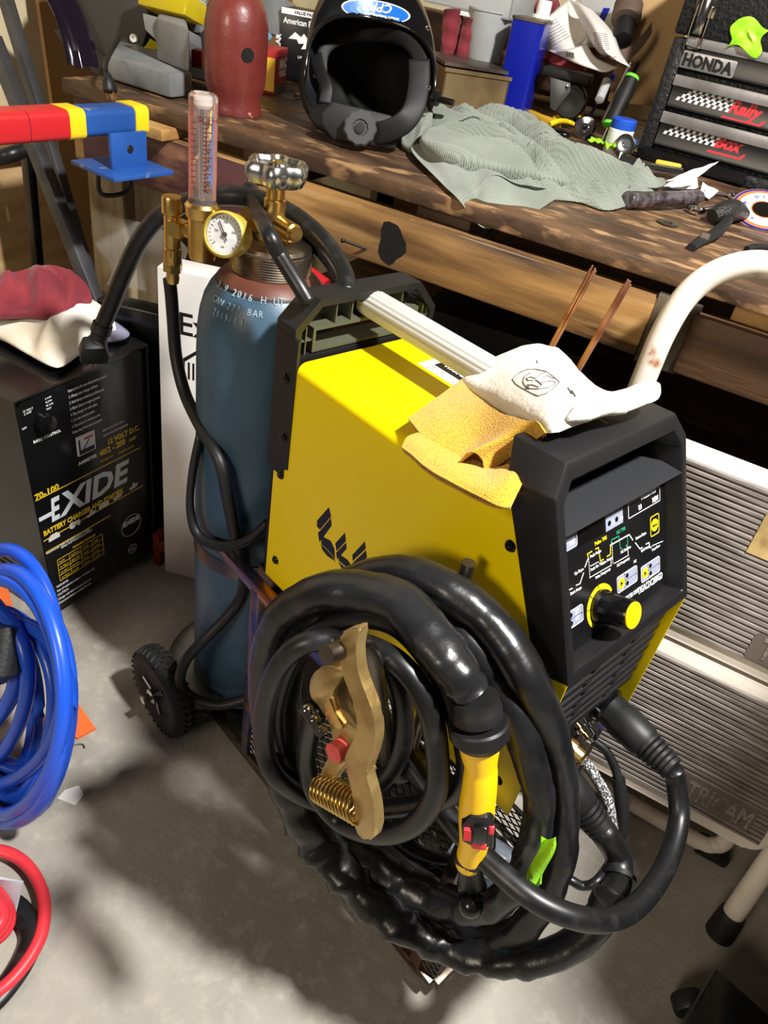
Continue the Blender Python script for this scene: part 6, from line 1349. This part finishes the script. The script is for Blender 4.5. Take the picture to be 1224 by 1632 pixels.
# chrome stud lamp, pliers, keys
q = Yp(932, 203, 2.02); f = facing(q, 20, -10); st = thing('chrome_light', 'round chrome headed light among small tools behind the shirt', 'light', T(q.x, q.y, BT))
MB(f).lathe([(.012, -.05), (.014, -.02), (.024, -.008), (.026, 0), (.022, .004), (.010, .002), (.009, .005), (0, .005)], seg=32).build('lamp_head', 'chrome', st)
MB(f).lathe([(.006, .005), (.004, .007), (0, .006)], seg=16).build('lamp_hole', 'black_gloss', st)
pg = thing('yellow_pliers', 'small pliers with yellow handles left of the chrome light', 'pliers', T(*bz(895, 192)))
for k, (x, y) in enumerate(((876, 198), (882, 190))):
    MB().tube(spline([bz(x, y, .95), bz(x + 14, y - 5, .958), bz(x + 30, y - 4, .955), bz(x + 42, y + 2 - 6 * k, .952)], 5), [.006, .0065, .0065, .0065, .006, .006, .006, .006, .006, .006, .005, .005, .005, .005, .004, .004][:16], 10).build('handle', 'tape_yellow', pg)
MB().tube([bz(916, 192, .953), bz(932, 188, .952)], [.006, .003], 8).build('jaw', 'dark_steel', pg)
tag(MB().tube(spline([bz(908, 182, .955), bz(920, 178, .96), bz(928, 184, .955)], 4), .006, 10).build('orange_plug', 'orange_plastic'), 'small orange rubber plug above the chrome light', 'plug')
tag(MB().ball((0, 0, 0), .022, m=T(*bz(892, 212, .951)), sc=(1.3, .8, .45)).build('black_remote', 'black_gloss'), 'smooth black key remote left of the chrome light', 'key remote')
tag(MB().box((-.07, -.014, 0), (.07, .014, .014), m=T(*bz(860, 192)) @ RZ(-30), bev=.002).build('wooden_folding_rule', 'carton_yellow'), 'short yellowed wooden rule lying right of the blue can', 'rule')
# steel tools in front of the chest
def ringtool(c, r, rr, m='chrome'):
    return MB().tube([c + V((r * math.cos(a), r * math.sin(a), 0)) for a in [2 * math.pi * k / 20 for k in range(20)]], rr, 8, closed=True)
rt = thing('ratchet', 'chrome ratchet with round head in front of the small bottle', 'ratchet', T(*bz(985, 258)))
q = Yp(995, 232, 1.85); f = facing(q, 30, 20)
MB(f).lathe([(.016, -.012), (.022, -.010), (.022, .008), (.016, .010), (.008, .010), (.008, .014), (0, .014)], seg=28).build('ratchet_head', 'chrome', rt)
MB().tube([q - V((0, 0, .02)), bz(985, 262, .955), bz(960, 272, .95)], [.009, .007, .008], 12).build('ratchet_handle', 'chrome', rt)
def bar2(a, c, r, name, m, label, cat, group=None): 
    return tag(MB().tube([a, a + (c - a) * .06, a + (c - a) * .94, c], [r * .7, r, r, r * .7], 14).build(name, m), label, cat, group)
ex_ = thing('extension_bar', 'short chrome extension bar with black joint lying in front of the tool chest', 'extension bar', T(*bz(1040, 272)))
MB().tube([bz(1010, 265, .953), bz(1085, 276, .953)], .0105, 16).build('bar', 'chrome', ex_); MB().tube([bz(990, 258, .955), bz(1010, 264, .955)], .014, 14).build('joint', 'gear_black', ex_)
bar2(bz(1045, 258, .95), bz(1085, 266, .95), .006, 'yellow_pencil', 'carton_yellow', 'yellow pencil behind the chrome extension bar', 'pencil')
for k, (p0_, p1_, lb) in enumerate((((1008, 240), (1060, 256), 'steel combination wrench closest to the tool chest base'), ((1110, 335), (1190, 318), 'steel wrench lying between the shirt and the flap disc'), ((1120, 305), (1170, 312), 'short steel wrench behind the torn paper'))):
    wr_ = thing('wrench', lb, 'wrench', T(*bz(*p0_)), 'loose steel wrenches'); a, c = bz(*p0_, .946), bz(*p1_, .946)
    MB().tube([a, c], .006, 10, flat=.5).build('shank', 'chrome', wr_); ringtool(c, .012, .005).build('ring_end', 'chrome', wr_)
    b = MB(); b.tube([a + V((.014 * math.cos(t), .014 * math.sin(t), 0)) for t in [.6 + k2 * .5 for k2 in range(10)]], .005, 8); b.build('open_end', 'chrome', wr_)
mat('foil', (150, 142, 148), .3, .8, c2=(70, 62, 66), scale=60, bump=.8, bscale=90)
tag(MB().tube(spline([bz(1000, 318, .955), bz(1040, 318, .957), bz(1080, 316, .958), bz(1106, 314, .956), bz(1112, 313, .955)], 10), lambda f: .017 - .003 * f, 22, flat=.8, prof=lambda a, f: 1 + .09 * NZ.noise(V((math.cos(a) * 2.5, math.sin(a) * 2.5, f * 12)))).build('crumpled_foil_tube', 'foil', sharp=30), 'crumpled silver foil tube sticking out from under the shirt sleeve', 'tube')
def scrap(pts, name, label):
    b = MB(); q = [bz(*p) for p in pts]; b.quad(*q); bmesh.ops.subdivide_edges(b.bm, edges=b.bm.edges[:], cuts=6, use_grid_fill=True)
    for v in b.bm.verts: v.co.z += .004 * NZ.noise(v.co * 50)
    bmesh.ops.solidify(b.bm, geom=b.bm.faces[:], thickness=.0006); return tag(b.build(name, 'paper_white'), label, 'paper')
scrap([(1060, 290, .97), (1090, 276, .985), (1145, 258, 1.01), (1108, 284, .98)], 'torn_paper', 'upper torn white paper slip sticking up before the tool chest')
scrap([(1058, 296, .95), (1110, 276, .965), (1112, 300, .95), (1070, 302, .945)], 'torn_paper', 'lower folded white paper slip between foil tube and tool chest')
scrap([(1120, 290, .955), (1145, 305, .95), (1130, 318, .945), (1116, 305, .95)], 'clear_film_scrap', 'small translucent film scrap right of the folded paper')
for k, (px, py, lb) in enumerate(((994, 328, 'steel washer touching the shirt cuff near the bench edge'), (1064, 356, 'steel washer lying alone near the bench edge'))):
    tag(MB(T(*bz(px, py))).lathe([(.008, 0), (.019, 0), (.019, .002), (.008, .002), (.008, 0)], seg=32, cap=False).build('washer', 'galv'), lb, 'washer', 'washers on the bench')
# black slotted tray
gpn = thing('slotted_tray', 'black slotted plastic tray lying in front of the tool chest', 'tray', T(*bz(1120, 270)))
a, c, d_ = bz(1045, 232, .955), bz(1200, 272, .96), bz(1170, 318, .955); gf_ = frame(a, c - a, V((-.2, -1, 0))); Lx, Ly = (c - a).length, .13
gf_ = frame(a + V((0, -.13, 0)), c - a, V((.0, 1, 0)))
outl = [(0, 0), (Lx, 0), (Lx, .13), (0, .13)]
MB(gf_).box((0, 0, -.012), (Lx, .13, -.004), bev=.001).build('tray_plate', 'gear_black', gpn)
b = MB(gf_); b.prism(outl, -.013, .010, hole=[(.006, .006), (Lx - .006, .006), (Lx - .006, .124), (.006, .124)]); b.build('tray_rim', 'charger_black', gpn)
b = MB(gf_)
for r in range(4):
    for k in range(11): b.box((.016 + k * (Lx - .03) / 11, .018 + r * .026, -.004), (.016 + (k + .62) * (Lx - .03) / 11, .021 + r * .026, -.0034))
b.build('slots', 'pale_grey', gpn)
# flap disc and pipe wrench at the right
q = bz(1216, 338, .958); ff = frame(q, V((1, .15, .0)), V((-.1, .9, .42))); fd = thing('flap_disc', 'orange and white flap disc lying at the right end of the bench edge', 'grinding disc', T(*q)); mat('disc_orange', (222, 110, 50), .5); mat('grit', (112, 84, 66), .9, bump=.5, bscale=300)
MB(ff).lathe([(.012, .004), (.03, .004), (.060, .004), (.0605, -.004), (.052, -.012), (.012, -.008), (.012, .004)], seg=72, cap=False, rad=lambda a: 1 + .012 * math.sin(40 * a)).build('flaps', 'grit', fd)
MB(ff).lathe([(.053, .0045), (.053, .0055), (.056, .0055), (.056, .0045)], seg=56, cap=False).build('blue_ring', 'can_blue', fd)
MB(ff).lathe([(.0, .0046), (.053, .0052)], seg=56, cap=False).build('orange_label', 'disc_orange', fd); MB(ff).lathe([(.024, .0056), (.046, .0058)], seg=56, cap=False).build('white_label', 'white_print', fd); MB(ff).lathe([(.0, .0062), (.021, .0062)], seg=40, cap=False).build('disc_hub', 'black_gloss', fd)
lettering([(c_, .010, Matrix.Rotation(R_(150 - 24 * k), 4, 'Z') @ T(-.004, .032, .0062), dict(ext=.0002, bold=.0003)) for k, c_ in enumerate('FLAP DISC')], 'can_blue', 'disc_lettering', fd, ff)
pw = thing('pipe_wrench', 'black crocodile handled grip wrench lying near the bench edge at the right', 'wrench', T(*bz(1145, 370)))
MB().tube(spline([bz(1102, 394, .946), bz(1120, 382, .949), bz(1140, 372, .952), bz(1155, 358, .955), bz(1162, 346, .956)], 5), lambda f: .0075 + .003 * math.sin(f * 3.14), 12, flat=.7).build('handle', 'gear_black', pw)
MB().tube(spline([bz(1135, 345, .953), bz(1155, 338, .960), bz(1172, 336, .960), bz(1188, 342, .953)], 5), [.012, .014, .016, .018, .019, .02, .02, .02, .02, .019, .018, .017, .015, .013, .011, .009], 14).build('knurled_head', mat('knurl', (52, 50, 50), .35, .6, bump=.8, bscale=260), pw)
MB().box((-.008, -.003, 0), (.006, .003, .009), m=T(*bz(1122, 381, .952)) @ RZ(35)).build('pin', 'chrome', pw)
tag(MB().tube(spline([bz(1190, 398, .945), bz(1205, 394, .948), bz(1230, 396, .945)], 5), .006, 10).build('black_strap_end', 'gear_black'), 'black strap end at the bench edge by the right side', 'strap')
# black tool chest
tb0 = bz(1012, 250); tbx = V((math.cos(R_(-3)), math.sin(R_(-3)), 0)); TBF = frame(tb0, tbx, V((0, 0, 1)))
mat('crackle_black', (26, 26, 28), .38, bump=.8, bscale=110); mat('drawer_black', (16, 16, 18), .3); mat('alu_strip', (168, 164, 164), .38, .6, c2=(142, 138, 138), scale=18)
tb = thing('tool_chest', 'black three drawer tool chest with aluminium drawer pulls on the bench', 'tool chest', TBF @ T(.28, 0, -.15)); tbn = TBF.to_3x3() @ V((0, 0, 1))
def tbh(px, py):
    q = TBF.inverted() @ hit(px, py, tb0, tbn); return q.x, q.y
v_lid = tbh(1062, 44)[1]; TW = .60
b = MB(TBF); b.box((0, 0, -.30), (TW, v_lid - .012, -.022), bev=.003); b.box((0, 0, -.03), (.028, v_lid - .012, 0), bev=.002); b.box((0, 0, -.03), (TW, .024, 0), bev=.002); b.build('chest_body', 'crackle_black', tb)
MB(TBF).box((-.004, v_lid - .006, -.305), (TW, v_lid + .16, .005), bev=.006).build('lid', 'crackle_black', tb)
zs_ = [(tbh(1066, 50)[1], tbh(1061, 66)[1], tbh(1054, 104)[1]), (tbh(1049, 111)[1], tbh(1043, 128)[1], tbh(1034, 165)[1]), (tbh(1030, 169)[1], tbh(1025, 187)[1], tbh(1015, 225)[1])]
drs = []
for k, (a, c, e) in enumerate(zs_):
    dr = MB(TBF).prism([(-.02, e), (-.010, e), (-.006, e + .004), (-.008, e + .009), (-.008, c), (.002, c), (-.02, a)], .030, TW, m=Matrix(((0, 0, 1, 0), (0, 1, 0, 0), (1, 0, 0, 0), (0, 0, 0, 1)))).build('drawer', 'drawer_black', tb, sharp=50)
    MB(TBF).box((.029, c, -.004), (TW, a, .004), bev=.0015).build('drawer_pull', 'alu_strip', dr); drs.append(dr)
fz_ = -.0078
u, v = tbh(1072, 90); u += .016; bd = MB(TBF).prism(rrect(u, v - .016, u + .118, v + .016, .005), fz_, fz_ + .004, bev=.001).build('badge', 'alu_strip', drs[0])
lettering([('HONDA', .030, T(u + .006, v - .010, fz_ + .0042), dict(ext=.0006, bold=.0016, sx=.93))], 'logo_black', 'badge_lettering', bd, TBF)
def flag(dr, px, py, word, wx):
    u, v = tbh(px, py); b = MB(TBF); s_ = .0068
    for i in range(17):
        for j in range(5):
            if (i + j) % 2 == 0 and not (i < 4 - j * .0 and j > i + 1): b.prism([(u + i * s_ + j * .003, v + j * s_), (u + (i + 1) * s_ + j * .003, v + j * s_), (u + (i + 1) * s_ + (j + 1) * .003, v + (j + 1) * s_), (u + i * s_ + (j + 1) * .003, v + (j + 1) * s_)], fz_, fz_ + .0006)
    b.build('checker_print', 'white_print', dr, smooth=False)
    lettering([(word, .034, T(u + .114, v + .001, fz_), dict(ext=.0006, bold=.0014, shear=.3))], 'red_letter', 'drawer_lettering', dr, TBF)
    b = MB(TBF); b.prism([(u + .105, v - .012), (u + .105 + wx, v - .012), (u + .112 + wx, v + .0), (u + .107 + wx, v), (u + .101 + wx, v - .008), (u + .107, v - .008)], fz_, fz_ + .0006); b.box((u + .075, v + .034, fz_), (u + .11, v + .037, fz_ + .0006)); b.build('red_underline', 'red_letter', dr, smooth=False)
mat('red_letter', (222, 52, 60), .4)
flag(drs[1], 1075, 159, 'Rally', .085); flag(drs[2], 1055, 213, 'Box', .075)
u, v = tbh(1112, 55); lt = thing('x', 'x', 'x') if False else None
lb = MB(TBF); lb.box((u - .022, v + .03, .004), (u + .022, v + .10, .010), bev=.002); lb.box((u - .010, v + .0, .009), (u + .010, v + .085, .016), bev=.003); la = lb.build('latch', 'chrome', tb)
b = MB(TBF); b.tube(spline([(u - .014, v + .05, .012), (u - .015, v + .0, .012), (u - .013, v - .022, .010), (u + .013, v - .022, .010), (u + .015, v + .0, .012), (u + .014, v + .05, .012)], 4), .0022, 8); b.build('latch_wire', 'chrome', la)
u, v = tbh(1192, 55); b = MB(TBF); b.grid(lambda s_, t_: (u - .03 + .065 * s_ + .006 * math.sin(t_ * 7), v - .028 + .05 * t_ + .008 * math.sin(s_ * 5), .012 + .008 * NZ.noise(V((s_ * 3, t_ * 3, 4)))), 10, 10, thick=.0006); tag(b.build('green_tape_patch', 'green_tape'), 'wrinkled lime tape patch stuck on the tool chest lid', 'tape')
# shaded clutter under the bench
mat('mustard', (140, 124, 30), .5); mat('grey_tool', (92, 88, 84), .5)
p = Yp(940, 640, 1.42); tag(MB(T(p.x, p.y, .336)).lathe([(.12, 0), (.135, .18), (.13, .2), (.10, .205), (.0, .206)], seg=40).build('yellow_canister', 'mustard'), 'round mustard yellow canister on the shelf beneath the bench', 'canister')
p = Yp(1150, 720, 1.50); sb = thing('bow_saw', 'old toothed saw blade lying under the bench above the stool', 'saw', T(*p))
b = MB(); q = [Yp(1075 + 12 * k, 715 + 5 * k + (3 if k % 2 else 0), 1.45) for k in range(14)]; q2 = [Yp(1075 + 12 * (13 - k), 700 + 5 * (13 - k), 1.46) for k in range(14)]; bm = b.bm; bm.faces.new([bm.verts.new(x) for x in q + q2]); bmesh.ops.solidify(bm, geom=bm.faces[:], thickness=.002); b.build('blade', 'grey_tool', sb, smooth=False)
MB().tube([Yp(1085, 735, 1.44), Yp(1140, 745, 1.44)], .012, 12).build('grip', 'brown_board', sb)
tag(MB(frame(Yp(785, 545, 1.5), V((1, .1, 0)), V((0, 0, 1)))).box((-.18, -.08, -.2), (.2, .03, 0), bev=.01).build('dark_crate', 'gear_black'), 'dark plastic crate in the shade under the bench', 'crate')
tag(MB().tube([Yp(488, 432, 1.12), Yp(520, 455, 1.12)], .012, 12).build('red_pry_bar', 'carton_red'), 'red bar poking up behind the gas cylinder neck', 'bar')
